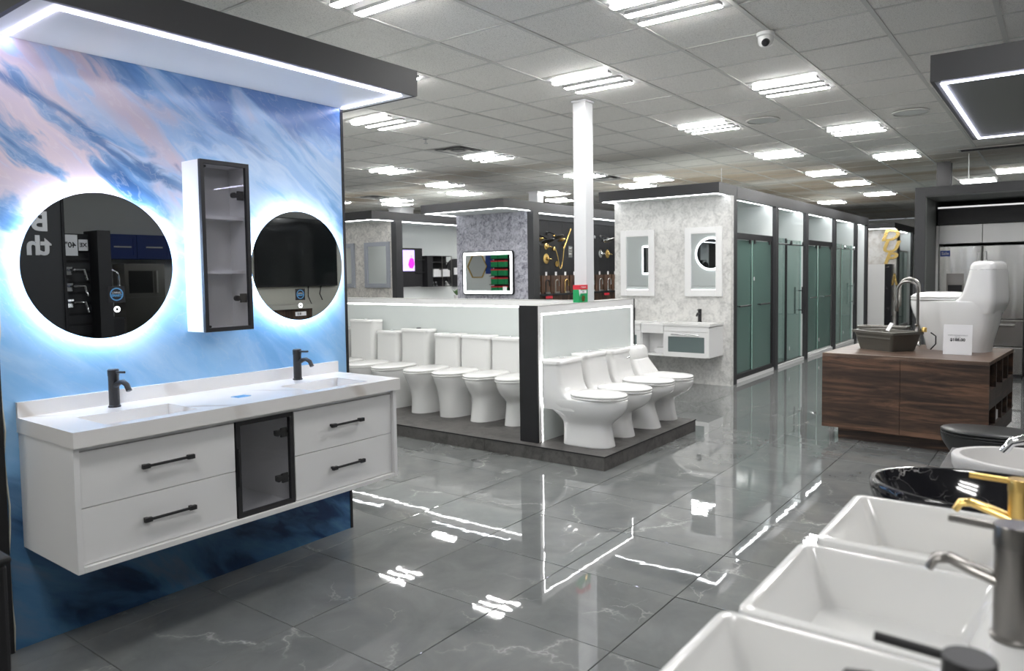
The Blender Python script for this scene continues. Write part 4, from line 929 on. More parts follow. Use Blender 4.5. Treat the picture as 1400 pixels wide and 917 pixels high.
framed_mirror('grey framed mirror right on the beige mottled wall', 0, LX-0.002, 9.35, 9.985, 1.29, 2.09, 0.075, mat('grey mirror frame', (0.30, 0.32, 0.36), 0.5), mirror)
framed_mirror('grey framed mirror cropped by the blue mural edge', 0, LX-0.002, 10.26, 10.90, 1.29, 2.09, 0.075, MATS['grey mirror frame'], mirror)
YB2 = 9.95
LB = (9.85/9.5)
def L(x): return x*9.95/9.6
def Lz(z): return 1.5+(z-1.5)*9.95/9.6
T = thing('mirror_cabinet', 'black cabinet with a lit lilac screen showing a magenta figure', 'cabinet', (L(9.5), YB2, 1.29))
part(T, 'body', MB().box(L(9.34), L(9.866), YB2-0.10, YB2, Lz(1.293), Lz(1.994)), blackm, ab=True)
s_ = part(T, 'screen', MB().box(L(9.35), L(9.657), YB2-0.106, YB2-0.10, Lz(1.579), Lz(1.959)), screenm, ab=True, label='lilac screen')
sx_, sz_ = L(9.575), Lz(1.75)
sub(s_, 'figure', MB().lathe([(0.055, -0.02), (0.075, 0.0), (0.06, 0.07), (0.028, 0.10)], (sx_, YB2-0.1085, sz_-0.03), 12).xf(Matrix.Identity(4)) if False else
    MB().add([(sx_-0.085, YB2-0.108, sz_-0.06), (sx_-0.05, YB2-0.108, sz_-0.12), (sx_+0.03, YB2-0.108, sz_-0.13), (sx_+0.08, YB2-0.108, sz_-0.05), (sx_+0.06, YB2-0.108, sz_+0.04), (sx_+0.02, YB2-0.108, sz_+0.07), (sx_-0.03, YB2-0.108, sz_+0.06), (sx_-0.06, YB2-0.108, sz_+0.02)], [(0, 1, 2, 3, 4, 5, 6, 7)]), pinkm, T)
sub(s_, 'figure', MB().lathe([(0.022, -0.108), (0.001, -0.108)], (sx_, YB2, sz_+0.10), 12, 'Y', cap=False), paper, T)
part(T, 'shelf', MB().box(L(9.66), L(9.90), YB2-0.13, YB2-0.10, Lz(1.55), Lz(1.56)).box(L(9.66), L(9.90), YB2-0.13, YB2-0.10, Lz(1.78), Lz(1.79)), black, ab=True)
T = thing('display_cabinet', 'black open wall cabinet stocked with white boxes and faucets', 'cabinet', (L(10.2), YB2, 1.28))
part(T, 'side_panel', MB().box(L(9.916), L(10.06), YB2-0.18, YB2, Lz(1.282), Lz(1.858)), blackm, ab=True)
part(T, 'back', MB().box(L(10.06), L(10.606), YB2-0.02, YB2, Lz(1.282), Lz(1.858)), blackm, ab=True)
for z in (1.282, 1.45, 1.62, 1.73, 1.85): part(T, 'shelf', MB().box(L(10.06), L(10.606), YB2-0.16, YB2-0.02, Lz(z), Lz(z)+0.012), black, ab=True)
for x in (10.33, 10.595): part(T, 'upright', MB().box(L(x), L(x)+0.012, YB2-0.17, YB2-0.16, Lz(1.282), Lz(1.858)), steel, ab=True)
T = thing('oval_mirror', 'black framed round display niche beside the grey booth edge', 'niche', (L(10.86), YB2, 1.54))
part(T, 'disc', MB().lathe([(0.27, 0), (0.27, -0.03), (0.25, -0.034)], n=40, axis='Y'), blackm, 40)
part(T, 'rim', MB().lathe([(0.285, 0), (0.285, -0.04), (0.262, -0.04), (0.262, -0.02)], n=40, axis='Y', cap=False), black, 40)
for k, (x, z, w_, h_) in enumerate(((10.12, 1.465, 0.16, 0.15), (10.37, 1.465, 0.16, 0.15), (10.70, 1.50, 0.10, 0.14), (10.26, 1.465, 0.05, 0.13), (10.52, 1.465, 0.05, 0.13))):
    T = thing('carton', 'white carton %s the black display shelf' % ['at the left of', 'at the right of', 'in the round niche beyond', 'slim, left, on', 'slim, right, on'][k], 'box', (L(x)+w_/2, YB2-0.10, Lz(z)+0.001))
    yo = 0.02 if k != 2 else -0.03
    part(T, 'box', MB().box(-w_/2, w_/2, -0.05, yo, 0, h_), paper, None, 0.002)
for k, x in enumerate((10.15, 10.24, 10.42, 10.50)):
    T = thing('small_faucet', 'small chrome faucet on the lowest black shelf, %s from left' % ['first', 'second', 'third', 'fourth'][k], 'faucet', (L(x), YB2-0.10, Lz(1.282)+0.013), 0, 'small chrome faucets in the black cabinet')
    part(T, 'neck', MB().tube([(0, 0, 0), (0, 0, 0.07), (-0.01, -0.01, 0.09), (-0.04, -0.02, 0.085), (-0.045, -0.02, 0.06)], 0.008, 8), chrome, 50)
    part(T, 'base', MB().cyl((0, 0, 0), 0.018, 0.02, 12), chrome, 50)
def plant(label, loc, s, n=26):
    T = thing('potted_plant', label, 'plant', loc)
    part(T, 'pot', MB().lathe([(0.04*s, 0), (0.055*s, 0.07*s), (0.045*s, 0.07*s)], n=14), terr, 40)
    for k in range(n):
        a = random.uniform(0, 2*PI); t_ = random.uniform(0.2, 1.1); L_ = random.uniform(0.10, 0.16)*s
        d_ = Vector((math.cos(a)*math.sin(t_), math.sin(a)*math.sin(t_), math.cos(t_))); sd = d_.cross(Vector((0, 0, 1))).normalized()*0.013*s
        b_ = Vector((0, 0, 0.06*s)); m_ = b_+d_*L_*0.5; e_ = b_+d_*L_+Vector((0, 0, -0.02*s))
        part(T, 'leaf', MB().add([b_, m_-sd, e_, m_+sd], [(0, 1, 2, 3)]), leafm)
plant('small green tufted plant seen above the left partition', (L(10.43), 9.5, 1.02), 1.2)
T = thing('side_counter', 'pale counter behind the left partition carrying a plant', 'counter', (10.8, 9.5, 0)); part(T, 'body', MB().box(-1.2, 1.2, -0.2, 0.40, 0, 0.99), greyw); part(T, 'top', MB().box(-1.22, 1.22, -0.22, 0.42, 0.99, 1.02), white)

# ------------------------------------------------------------------ far booth with gold letters
T = thing('lettered_booth', 'far charcoal booth with gold letters at the aisle end', 'booth', (20.5, 4, 0))
part(T, 'end_wall', MB().box(20.0, 20.1, 3.30, 5.2, 0, 2.47), marblew, ab=True, label='pale marbled wall')
booth_canopy(T, 19.6, 20.3, 3.28, 5.2, strips=((19.65, 19.68, 3.33, 5.1), (19.68, 19.98, 3.33, 3.35)))
part(T, 'corner_post', MB().box(20.1, 20.3, 3.28, 3.45, 0, 2.47), char, ab=True)
part(T, 'beam', MB().box(20.3, 23.6, 3.28, 3.34, 2.45, 2.605), char, ab=True)
part(T, 'roof', MB().box(20.3, 23.6, 3.34, 4.4, 2.45, 2.47), greyw, ab=True)
part(T, 'light_strip', MB().box(20.32, 22.1, 3.40, 3.43, 2.44, 2.45), ledbay, ab=True)
for a in (22.20, 23.5): part(T, 'post', MB().box(a, a+0.14, 3.28, 3.33, 0, 2.45), char, ab=True); part(T, 'dividing_wall', MB().box(a, a+0.14, 3.33, 4.3, 0, 2.45), greyw, ab=True)
part(T, 'back_wall', MB().box(20.3, 23.6, 4.3, 4.36, 0, 2.45), greyw, ab=True)
for ch, z in (('D', 2.30), ('U', 2.02), ('P', 1.74)):
    l_ = part(T, 'letter', text_mb(ch, 0.40, frame4((19.985, 3.46, z), *WORDS_MX) @ Matrix.Diagonal((1.3, 0.95, 1, 1)), 0.012, 0.010, 0.25).xf(Matrix.Identity(4)), gold, ab=True)
for ch, z in (('A', 1.22),): part(T, 'letter', text_mb(ch, 0.40, frame4((19.985, 3.40, z), *WORDS_MX), 0.012, 0.004, 0.25), gold, ab=True)
T = thing('tall_cabinet', 'tall white panel cabinet with black marble side below gold letters', 'cabinet', (19.75, 3.75, 0))
part(T, 'front', MB().box(19.62, 19.95, 3.485, 4.6, 0, 1.61), white, ab=True)
part(T, 'marble_side', MB().box(19.60, 19.95, 3.335, 3.485, 0, 1.61), bmarble, ab=True)
T = thing('shower_door', 'far clear green glass shower door right of the gold letters', 'shower door', (21.2, 3.40, 0))
part(T, 'glass_panel', MB().box(20.32, 22.18, 3.40, 3.41, 0.05, 1.93), clearg, ab=True)
part(T, 'header', MB().box(20.32, 22.18, 3.385, 3.425, 1.93, 1.96), steel, ab=True)
part(T, 'sill', MB().box(20.32, 22.18, 3.37, 3.43, 0, 0.05), white, ab=True)

# ------------------------------------------------------------------ fridge portal
PX, PYL, PYR = 11.0, 1.605, -0.75
T = thing('kitchen_portal', 'tall dark portal frame around the refrigerator', 'portal', (11.5, 0.4, 0))
part(T, 'post', MB().box(PX, 12.5, PYL-0.125, PYL, 0, 2.56), char, ab=True)
part(T, 'post', MB().box(PX, 12.5, PYR, PYR+0.125, 0, 2.56), char, ab=True)
part(T, 'lintel', MB().box(PX, 12.5, PYR+0.125, PYL-0.125, 2.44, 2.56), char, ab=True)
part(T, 'lining', MB().box(PX+0.02, 12.4, PYL-0.135, PYL-0.125, 0, 2.44).box(PX+0.02, 12.4, PYR+0.125, PYL-0.135, 2.43, 2.44), portal_m, ab=True, label='grey inner lining')
part(T, 'back', MB().box(12.4, 12.5, PYR+0.125, PYL-0.125, 0, 2.44), blackm, ab=True)
part(T, 'header_panel', MB().box(11.85, 12.4, PYR+0.125, 1.44, 2.10, 2.33), blackm, ab=True)
part(T, 'light_strip', MB().box(11.835, 11.85, PYR+0.13, 1.44, 2.325, 2.345), mat('dim led diffuser', (0.75, 0.75, 0.75), 0.4, emit=(1, 1, 1), estr=0.55), ab=True)  # strip glows faintly through its material's emission
for a, b, lb in ((0.915, 1.43, 'off-white wall cabinet above the left fridge door'), (0.40, 0.91, 'off-white wall cabinet above the right fridge door'), (-0.11, 0.395, 'off-white wall cabinet outside the view')):
    T = thing('upper_cabinet', lb, 'cabinet', (12.1, (a+b)/2, 1.84)); part(T, 'body', MB().box(11.92, 12.39, a, b, 1.835, 2.095), white, ab=True); part(T, 'door', MB().box(11.90, 11.918, a+0.002, b-0.002, 1.838, 2.092), white, None, 0.002, ab=True)
solo('fridge_gable', 'slim white end panel left of the refrigerator', 'panel', MB().box(11.90, 12.39, 1.432, 1.465, 0, 2.09), white)
T = thing('refrigerator', 'stainless french door refrigerator with two lower drawers', 'refrigerator', (12.1, 0.93, 0))
part(T, 'case', MB().box(11.97, 12.38, 0.43, 1.425, 0.03, 1.80), gun, ab=True)
for a, b, hy in ((0.915, 1.425, 0.95), (0.43, 0.905, 0.875)):
    d = part(T, 'door', MB().box(11.90, 11.965, a, b, 0.80, 1.80), fridgem, None, 0.008, ab=True)
    sub(d, 'handle', MB().tube([(11.87, hy, 0.95), (11.87, hy, 1.72)], 0.014, 8).box(11.87, 11.90, hy-0.01, hy+0.01, 1.66, 1.69).box(11.87, 11.90, hy-0.01, hy+0.01, 0.98, 1.01), white, T, smooth=50)
    if a > 0.9:
        sub(d, 'dispenser', MB().box(11.893, 11.90, 1.12, 1.33, 1.03, 1.42), gun, T); sub(d, 'dispenser_recess', MB().box(11.890, 11.894, 1.14, 1.31, 1.05, 1.26), blackm, T)
        sub(d, 'badge', MB().box(11.896, 11.90, 1.29, 1.41, 1.66, 1.74), darkblue, T)
        sub(d, 'lettering', text_mb('Sale', 0.06, frame4((11.895, 1.35, 1.70), *WORDS_MX), 0.0005), paper, T)
for z0, z1, hz in ((0.43, 0.785, 0.72), (0.05, 0.415, 0.36)):
    d = part(T, 'drawer', MB().box(11.90, 11.965, 0.43, 1.425, z0, z1), fridgem, None, 0.008, ab=True)
    sub(d, 'handle', MB().tube([(11.86, 0.52, hz), (11.86, 1.33, hz)], 0.016, 8).box(11.86, 11.90, 0.56, 0.58, hz-0.01, hz+0.01).box(11.86, 11.90, 1.27, 1.29, hz-0.01, hz+0.01), steel, T, smooth=50)
part(T, 'kick_plate', MB().box(11.93, 12.3, 0.44, 1.41, 0, 0.05), blackm, ab=True)
T = thing('steel_post', 'black steel post rising from the portal to the ceiling', 'post', (12.62, 1.46, 0))
part(T, 'web', MB().box(-0.09, 0.09, -0.006, 0.006, 0, CZ-0.002), black); part(T, 'flange', MB().box(-0.10, -0.088, -0.09, 0.09, 0, CZ-0.002), black); part(T, 'flange', MB().box(0.088, 0.10, -0.09, 0.09, 0, CZ-0.002), black)

# ------------------------------------------------------------------ walnut island
IA = Vector((6.735, 0.452, 0)); ang = math.radians(-4.5)
T = thing('display_island', 'walnut display island with open side cubbies, toilet and sinks on top', 'island', IA, ang)
W, D, z0, z1 = 1.26, 1.22, 0.11, 0.765        # local: x = depth, y = width to the left
part(T, 'plinth', MB().box(0.10, D-0.05, 0.06, W-0.11, 0, z0), woody)
part(T, 'top', MB().box(0, D, 0, W, z1-0.03, z1), woodtop, None, 0.002)
part(T, 'front_panel', MB().box(0, 0.02, 0.632, W, z0, z1-0.0302), woody)
part(T, 'front_panel', MB().box(0, 0.02, 0, 0.629, z0, z1-0.0302), woody)
part(T, 'back_panel', MB().box(D-0.02, D, 0, W, z0, z1-0.0302), woody)
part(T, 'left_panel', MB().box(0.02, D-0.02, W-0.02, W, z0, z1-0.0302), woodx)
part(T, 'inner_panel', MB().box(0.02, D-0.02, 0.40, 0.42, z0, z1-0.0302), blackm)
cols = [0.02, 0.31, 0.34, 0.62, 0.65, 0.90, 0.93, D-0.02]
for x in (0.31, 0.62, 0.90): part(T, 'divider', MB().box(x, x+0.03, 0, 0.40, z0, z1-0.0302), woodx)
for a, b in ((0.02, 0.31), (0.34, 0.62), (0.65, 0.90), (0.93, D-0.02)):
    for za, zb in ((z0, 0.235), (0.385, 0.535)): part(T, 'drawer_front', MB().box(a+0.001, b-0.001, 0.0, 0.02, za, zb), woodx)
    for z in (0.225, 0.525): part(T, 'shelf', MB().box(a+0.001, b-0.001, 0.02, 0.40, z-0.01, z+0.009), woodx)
isl = T; Mi = Matrix.Translation(IA) @ Matrix.Rotation(ang, 4, 'Z')
for k, (x, w_) in enumerate(((0.42, 0.16), (0.70, 0.08))):
    p_ = Mi @ Vector((x, 0.02, 0.2355)); T = thing('carton', ['small white carton in the near lower cubby of the island', 'slim white carton deeper in the island cubbies'][k], 'box', p_, ang)
    part(T, 'box', MB().box(0, w_, 0, 0.12, 0, 0.075 if k == 0 else 0.13), paper, None, 0.002)
# big one-piece toilet on the island, facing +Y
B_isl = [(0, -.10, -.60, .150, 4, 2.6), (.01, -.10, -.602, .151, 4, 2.6), (.10, -.085, -.625, .155, 4, 2.5), (.20, -.06, -.665, .170, 4, 2.3), (.30, -.04, -.715, .186, 4, 2.2), (.38, -.03, -.745, .196, 4, 2.1), (.435, -.03, -.75, .198, 4, 2.1), (.445, -.03, -.745, .194, 4, 2.1)]
Tk_i = [(.34, -.04, -.30, .17), (.41, -.016, -.36, .188), (.45, -.012, -.315, .194), (.50, -.012, -.275, .195), (.58, -.014, -.25, .192), (.715, -.020, -.22, .182)]
TI = toilet('large glossy white one-piece toilet standing on the walnut island', (7.54, 0.412, 0.7655), PI-0.24, B_isl, Tk_i, (.447, -.27, -.745, .195), m=ceram, round_top=0.075, dome=0.028)
# sinks and faucets on the island
def rect_sink(label, loc, rz, L_, W_, H_, m, bt=0.06, cat='sink'):
    T = thing('sink', label, cat, loc, rz)
    hx, hy = L_/2, W_/2
    part(T, 'bowl', MB().rings([rrect(0, 0, hx-bt, hy-bt*0.6, 0.03, 0), rrect(0, 0, hx-bt*0.25, hy-bt*0.2, 0.03, H_-0.022), rrect(0, 0, hx, hy, 0.02, H_-0.022), rrect(0, 0, hx, hy, 0.02, H_),
        rrect(0, 0, hx-0.03, hy-0.03, 0.03, H_), rrect(0, 0, hx-0.045, hy-0.045, 0.03, H_-0.03), rrect(0, 0, hx-bt-0.01, hy-bt*0.6-0.01, 0.03, 0.02)]), m, 35)
    return T
a1 = math.atan2(0.40, 0.29)
c1 = Vector((7.085, 1.185, 0.7655)); dl = Vector((0.29, 0.40, 0)).normalized(); dr = Vector((0.30, -0.255, 0)).normalized()
rzs = math.atan2(dl.y, dl.x)
S1 = rect_sink('dark grey composite sink standing on the near corner of the island', c1+dl*0.25+Vector((dl.y, -dl.x, 0))*0.175, rzs, 0.50, 0.35, 0.172, sinkg)
part(S1, 'side_recess', MB().box(-0.21, 0.17, 0.166, 0.170, 0.11, 0.125), sinkg)
S2 = rect_sink('second dark grey sink behind the first on the island', (7.845, 1.40, 0.7655), PI/2, 0.44, 0.22, 0.18, sinkg)
def gooseneck(label, loc, rz, m, H=0.42, R=0.10, bot=0.0, drop=0.08, group=None):
    T = thing('gooseneck_faucet', label, 'faucet', loc, rz, group)
    part(T, 'base', MB().lathe([(0.026, 0), (0.026, 0.01), (0.018, 0.02), (0.017, 0.06)], n=18), m, 50)
    pts = [(0, 0, 0.05), (0, 0, H-R)]+arc((0, -R, H-R), R, 10, 180, 12)+[(0, -2*R, H-R-drop)]
    part(T, 'neck', MB().tube(pts, 0.0125, 10), m, 50)
    part(T, 'spray_head', MB().lathe([(0.015, 0), (0.018, -0.03), (0.018, -0.10), (0.012, -0.105)], (0, -2*R, H-R-drop), 16), m, 50)
    part(T, 'handle', MB().tube([(0.015, 0, 0.05), (0.055, 0, 0.07)], 0.008, 8), m, 50)
    return T
gooseneck('brushed gooseneck faucet rising from the near grey sink', (7.335, 1.035, 0.9385), PI-0.12, gun, 0.445, 0.085)
gooseneck('brushed gooseneck faucet behind, between sink and toilet', (7.88, 1.10, 0.766), PI-0.12, steel, 0.64, 0.085)
solo('brass_fitting', 'small brass fitting on the sink rim next to the toilet', 'fitting', MB().lathe([(0.022, 0), (0.022, 0.035), (0.018, 0.04)], n=14), brass, 50, loc=(7.349, 0.985, 0.9376))
T = thing('manual', 'folded white instruction leaflet lying in the grey sink', 'leaflet', (7.35, 1.28, 0.9385), 0.4)
part(T, 'sheet', MB().box(-0.06, 0.06, -0.004, 0.0, 0, 0.08).xf(Matrix.Rotation(0.5, 4, 'X')), paper)
T = thing('black_hose', 'thin black supply hose hanging off the grey sink', 'hose', (7.4, 0.93, 0.77))
part(T, 'tube', MB().tube([(0, 0.01, 0.16), (0.0, -0.03, 0.13), (0, -0.03, 0.06), (0, 0.01, 0.01)], 0.006, 6), blackm, 50)
# price card
cA, cB = Vector((7.24, 0.815, 0.7665)), Vector((7.24, 0.61, 0.7665))
T = thing('price_card', 'white price card reading $188.00 leaning on the island toilet', 'card', (7.185, 0.715, 0.7665), 0)
tm_ = Matrix.Rotation(math.radians(9), 4, 'Y')
part(T, 'sheet', MB().box(0, 0.003, -0.105, 0.105, 0, 0.255).xf(tm_), paper)
tw = frame4((0, 0, 0), *WORDS_MX)
for txt, sz, z, bd in (('$188.00', 0.034, 0.125, 0.0015), ('WHITE ONE PIECE TOILET', 0.0125, 0.163, 0), ('DELUXE', 0.011, 0.148, 0)):
    part(T, 'lettering', text_mb(txt, sz, tm_ @ frame4((-0.0006, 0, z), *WORDS_MX), 0.0003, bd), ink)

# ------------------------------------------------------------------ black toilet behind the foreground basins
B_blk = [(0, -.05, -.44, .115, 4, 2.6), (.10, -.05, -.50, .125, 4, 2.4), (.22, -.04, -.58, .15, 4, 2.3), (.33, -.03, -.655, .178, 4, 2.2), (.385, -.03, -.675, .188, 4, 2.1), (.392, -.03, -.67, .186, 4, 2.1)]
toilet('matt black toilet behind the foreground basins, lid closed', (5.68, -0.02, 0), PI, B_blk, [(.30, -.01, -.12, .15), (.40, -.01, -.12, .16), (.6, -.01, -.11, .17)], (.394, -.16, -.675, .186), m=blackc, sm=blackc, btn=black)

# ------------------------------------------------------------------ foreground counter with vessel basins
CT0 = 0.82
T = thing('display_counter', 'dark display counter under the foreground basins', 'counter', (2.0, 0, 0))
part(T, 'top', MB().box(0.45, 3.2, -0.55, 0.33, CT0-0.03, CT0), platm, None, 0.003, ab=True)
part(T, 'body', MB().box(0.50, 3.15, -0.50, 0.28, 0.08, CT0-0.03), char, ab=True)
part(T, 'plinth', MB().box(0.55, 3.1, -0.45, 0.22, 0, 0.08), blackm, ab=True)
def vessel(label, x0, x1, y0, y1, zt=0.95, deck=0.12, rz=0.0):
    cx, cy = (x0+x1)/2, (y0+y1)/2
    T = thing('vessel_basin', label, 'basin', (cx, cy, CT0+0.0005), rz)
    hx, hy, H = (x1-x0)/2, (y1-y0)/2, zt-CT0
    ic = deck/2-0.006
    part(T, 'bowl', MB().rings([rrect(0, 0, hx-0.012, hy-0.012, 0.02, 0), rrect(0, 0, hx, hy, 0.022, H-0.012), rrect(0, 0, hx-0.002, hy-0.002, 0.022, H-0.003), rrect(0, 0, hx-0.006, hy-0.006, 0.02, H),
        rrect(0, ic, hx-0.018, hy-ic-0.018, 0.02, H), rrect(0, ic, hx-0.022, hy-ic-0.022, 0.02, H-0.005), rrect(0, ic, hx-0.050, hy-ic-0.060, 0.03, 0.032), rrect(0, ic, hx-0.085, hy-ic-0.11, 0.03, 0.022), rrect(0, ic, 0.025, 0.025, 0.024, 0.018)]), ceram, 40)
    part(T, 'drain', MB().lathe([(0.022, 0.018), (0.022, 0.022), (0.016, 0.024)], (0, ic, 0), 20), chrome, 40)
    return T
G = 'white rectangular vessel basins in the foreground'
vessel('white rectangular basin nearest the camera, cropped by the lower frame edge', 0.772, 1.141, -0.08, 0.439, deck=0.16)
vessel('white rectangular basin in the middle of the foreground row of three', 1.149, 1.520, -0.09, 0.420, deck=0.16)
vessel('white rectangular basin farthest of the foreground row of three', 1.552, 1.922, -0.09, 0.402, deck=0.15)
def oval_vessel(label, c, ax, ay, H, m, z, t=0.014, base=0.75):
    T = thing('vessel_basin', label, 'basin', (c[0], c[1], z))
    def E(a, b, zz, n=56): return [(a*math.cos(2*PI*k/n), b*math.sin(2*PI*k/n), zz) for k in range(n)]
    part(T, 'bowl', MB().rings([E(ax*base, ay*base, 0), E(ax*(0.6+0.4*base), ay*(0.6+0.4*base), H*0.25), E(ax*0.995, ay*0.995, H*0.75), E(ax, ay, H-0.005), E(ax-0.004, ay-0.004, H), E(ax-t, ay-t, H), E(ax-t-0.004, ay-t-0.004, H-0.006),
        E(ax*0.88-t, ay*0.88-t, H*0.4), E(ax*0.6, ay*0.6, 0.022), E(0.02, 0.02, 0.016)]), m, 50)
    part(T, 'drain', MB().lathe([(0.022, 0.016), (0.022, 0.022), (0.014, 0.024)], n=20), chrome, 40)
    return T
oval_vessel('black marble oval vessel basin with white veins', (2.145, 0.125), 0.195, 0.285, 0.128, bmarble, CT0+0.0005, base=0.86)
oval_vessel('small pale grey oval vessel basin behind the black marble one', (2.56, 0.03), 0.165, 0.235, 0.125, terr, CT0+0.0005, 0.022, 0.70)
def fg_faucet(label, loc, rz, m, h, r, reach, lever, zs, flat=(1.3, 0.7), topw=1.0):
    T = thing('faucet', label, 'faucet', loc, rz)
    part(T, 'body', MB().lathe([(r*1.1, 0), (r*1.1, 0.005), (r*0.96, 0.008), (r*0.96, h*0.80), (r*topw, h*0.805), (r*topw, h*0.99), (r*topw*0.95, h)], n=28), m, 40)
    part(T, 'spout', MB().tube([(0, -r*0.5, zs-0.01), (0, -r-0.02, zs), (0, -reach*0.75, zs+0.012), (0, -reach*0.92, zs+0.008), (0, -reach, zs-0.008)], [0.013, 0.013, 0.012, 0.0115, 0.010], 12, flat=flat), m, 50)
    part(T, 'lever', MB().tube([(0, 0, h*0.95), (0, -lever, h*0.97)], 0.006, 8), m, 50)
    return T
zr = 0.951
fg_faucet('brushed gold faucet on the farthest foreground basin', (1.735, 0.062, zr), PI, brass, 0.132, 0.0205, 0.108, 0.085, 0.060)
fg_faucet('gunmetal faucet on the middle foreground basin', (1.285, 0.050, zr), PI, gun, 0.172, 0.0275, 0.110, 0.085, 0.092)
fg_faucet('black faucet with round cap nearest the camera', (0.925, 0.075, zr), PI, black, 0.122, 0.027, 0.135, 0.095, 0.052)
T = thing('faucet', 'dark chrome curved faucet over the small grey basin', 'faucet', (2.48, -0.02, CT0+0.001), PI)
part(T, 'body', MB().lathe([(0.024, 0), (0.02, 0.01), (0.02, 0.17), (0.016, 0.185)], n=20), chrome, 50)
part(T, 'spout', MB().tube([(0, 0, 0.165), (0, -0.03, 0.195), (0, -0.09, 0.200), (0, -0.13, 0.185), (0, -0.15, 0.155)], [0.016, 0.016, 0.014, 0.013, 0.012], 12), chrome, 50)

# ------------------------------------------------------------------ right-hand canopy and its wall (behind the camera line)
T = thing('display_canopy', 'black canopy with lit rectangular strip at the upper right', 'canopy', (5.5, -0.2, 2.47))
X0, X1, Y0, Y1, Z0, Z1 = 4.43, 6.64, -1.13, 0.585, 2.47, 2.607
part(T, 'fascia', MB().box(X0, X0+0.018, Y0, Y1, Z0, Z1).box(X1-0.018, X1, Y0, Y1, Z0, Z1).box(X0+0.018, X1-0.018, Y1-0.018, Y1, Z0, Z1).box(X0+0.018, X1-0.018, Y0, Y1-0.018, Z1-0.018, Z1), char, ab=True)
part(T, 'soffit', MB().box(X0+0.018, X1-0.018, Y0, Y1-0.018, Z0+0.001, Z0+0.02), portal_m, ab=True)
for s in ((4.50, 4.515, -1.0, 0.545), (4.515, 6.565, 0.53, 0.545), (6.565, 6.58, -1.0, 0.545)): part(T, 'light_strip', MB().box(*s, Z0-0.005, Z0+0.001), ledm, ab=True)
struct('wall_television', MB().box(4.45, 6.75, -1.13, -1.03, 0, 2.47), cream)
T = thing('television', 'large black television on the cream wall, seen in the right mirror', 'television', (5.73, -1.03, 1.38))
part(T, 'body', MB().box(5.13, 6.34, -1.028, -0.98, 1.38, 2.23), blackm, None, 0.004, ab=True)
part(T, 'screen', MB().box(5.14, 6.33, -0.98, -0.978, 1.40, 2.22), mat('dark screen', (0.015, 0.017, 0.017), 0.08), ab=True)
part(T, 'cable', MB().tube([(5.9, -1.02, 1.38), (5.88, -1.0, 1.25), (5.93, -1.0, 1.15), (5.92, -1.0, 0.95)], 0.006, 6).tube([(6.1, -1.02, 1.38), (6.06, -1.0, 1.28), (6.1, -1.0, 1.2)], 0.006, 6), blackm, 50, ab=True)
T = thing('reception_counter', 'red-brown wooden counter with cream top, seen in the right mirror', 'counter', (5.35, -0.8, 0))
part(T, 'body', MB().box(-0.38, 0.30, -0.15, 0.15, 0, 1.12), woodv); part(T, 'top', MB().box(-0.42, 0.34, -0.19, 0.19, 1.12, 1.17), cream)
T = thing('office_chair', 'black office chair back, seen low in the right mirror', 'chair', (6.1, -0.45, 0))
part(T, 'backrest', MB().rings([rrect(0, 0, 0.20, 0.03, 0.03, z) if 0 else [(p[0], p[2]-0.0+yy, p[1]) for p in rrect(0, 0.95, 0.21-e, 0.25-e, 0.08, 0)] for yy, e in ((-0.03, 0.02), (-0.015, 0), (0.015, 0), (0.03, 0.02))]), blackm, 50)
part(T, 'seat', MB().rings([rrect(0, -0.2, 0.22, 0.22, 0.06, z) for z in (0.44, 0.50)]), blackm, 40)
part(T, 'stem', MB().cyl((0, -0.2, 0.08), 0.03, 0.36, 12).box(-0.03, 0.03, -0.03, 0.0, 0.48, 0.75), black, 40)
for k in range(5):
    a_ = 2*PI*k/5; part(T, 'leg', MB().tube([(0, -0.2, 0.09), (0.27*math.cos(a_), -0.2+0.27*math.sin(a_), 0.04)], 0.018, 6).cyl((0.27*math.cos(a_)-0.012, -0.2+0.27*math.sin(a_), 0.027), 0.027, 0.024, 10, 'X'), black, 40)

# ------------------------------------------------------------------ things seen only in the left mirror
T = thing('sign_wall', 'black wall with large white letters, seen in the left mirror', 'sign', (2.0, -1.1, 0))
part(T, 'panel', MB().box(1.2, 3.035, -1.10, -1.0, 0, 2.9), char, ab=True)
part(T, 'edge', MB().box(3.035, 3.06, -1.12, -0.985, 0, 2.9), blackm, ab=True)
part(T, 'lettering', text_mb('B', 0.25, frame4((2.925, -0.998, 2.045), *WORDS_PY), 0.004, 0.008, align='LEFT'), paper, ab=True)
part(T, 'lettering', text_mb('th', 0.25, frame4((2.935, -0.998, 1.82), *WORDS_PY), 0.004, 0.008, align='LEFT'), paper, ab=True)
T = thing('display_tower', 'black slatted faucet tower with price cards, seen in the left mirror', 'display', (3.3, -1.2, 0))
part(T, 'back_panel', MB().box(3.09, 3.36, -1.30, -1.20, 0, 1.96), blackm, ab=True)
part(T, 'side_post', MB().box(3.36, 3.485, -1.30, -1.0, 0, 1.99), black, ab=True)
for k in range(9): part(T, 'slat', MB().box(3.09, 3.36, -1.20, -1.19, 0.96+k*0.105, 1.04+k*0.105), black, ab=True)
for x0, x1, z0, z1, txt, s in ((3.095, 3.225, 1.74, 1.945, '40"', 0.075), (3.235, 3.32, 1.79, 1.90, 'XE', 0.055)):
    c_ = part(T, 'price_card', MB().box(x0, x1, -1.125, -1.122, z0, z1), paper, ab=True)
    sub(c_, 'lettering', text_mb(txt, s, frame4(((x0+x1)/2, -1.1215, (z0+z1)/2), *WORDS_PY), 0.0003, 0.002), ink, T)
    sub(c_, 'bracket', MB().box((x0+x1)/2-0.01, (x0+x1)/2+0.01, -1.19, -1.125, z0+0.02, z0+0.03), steel, T)
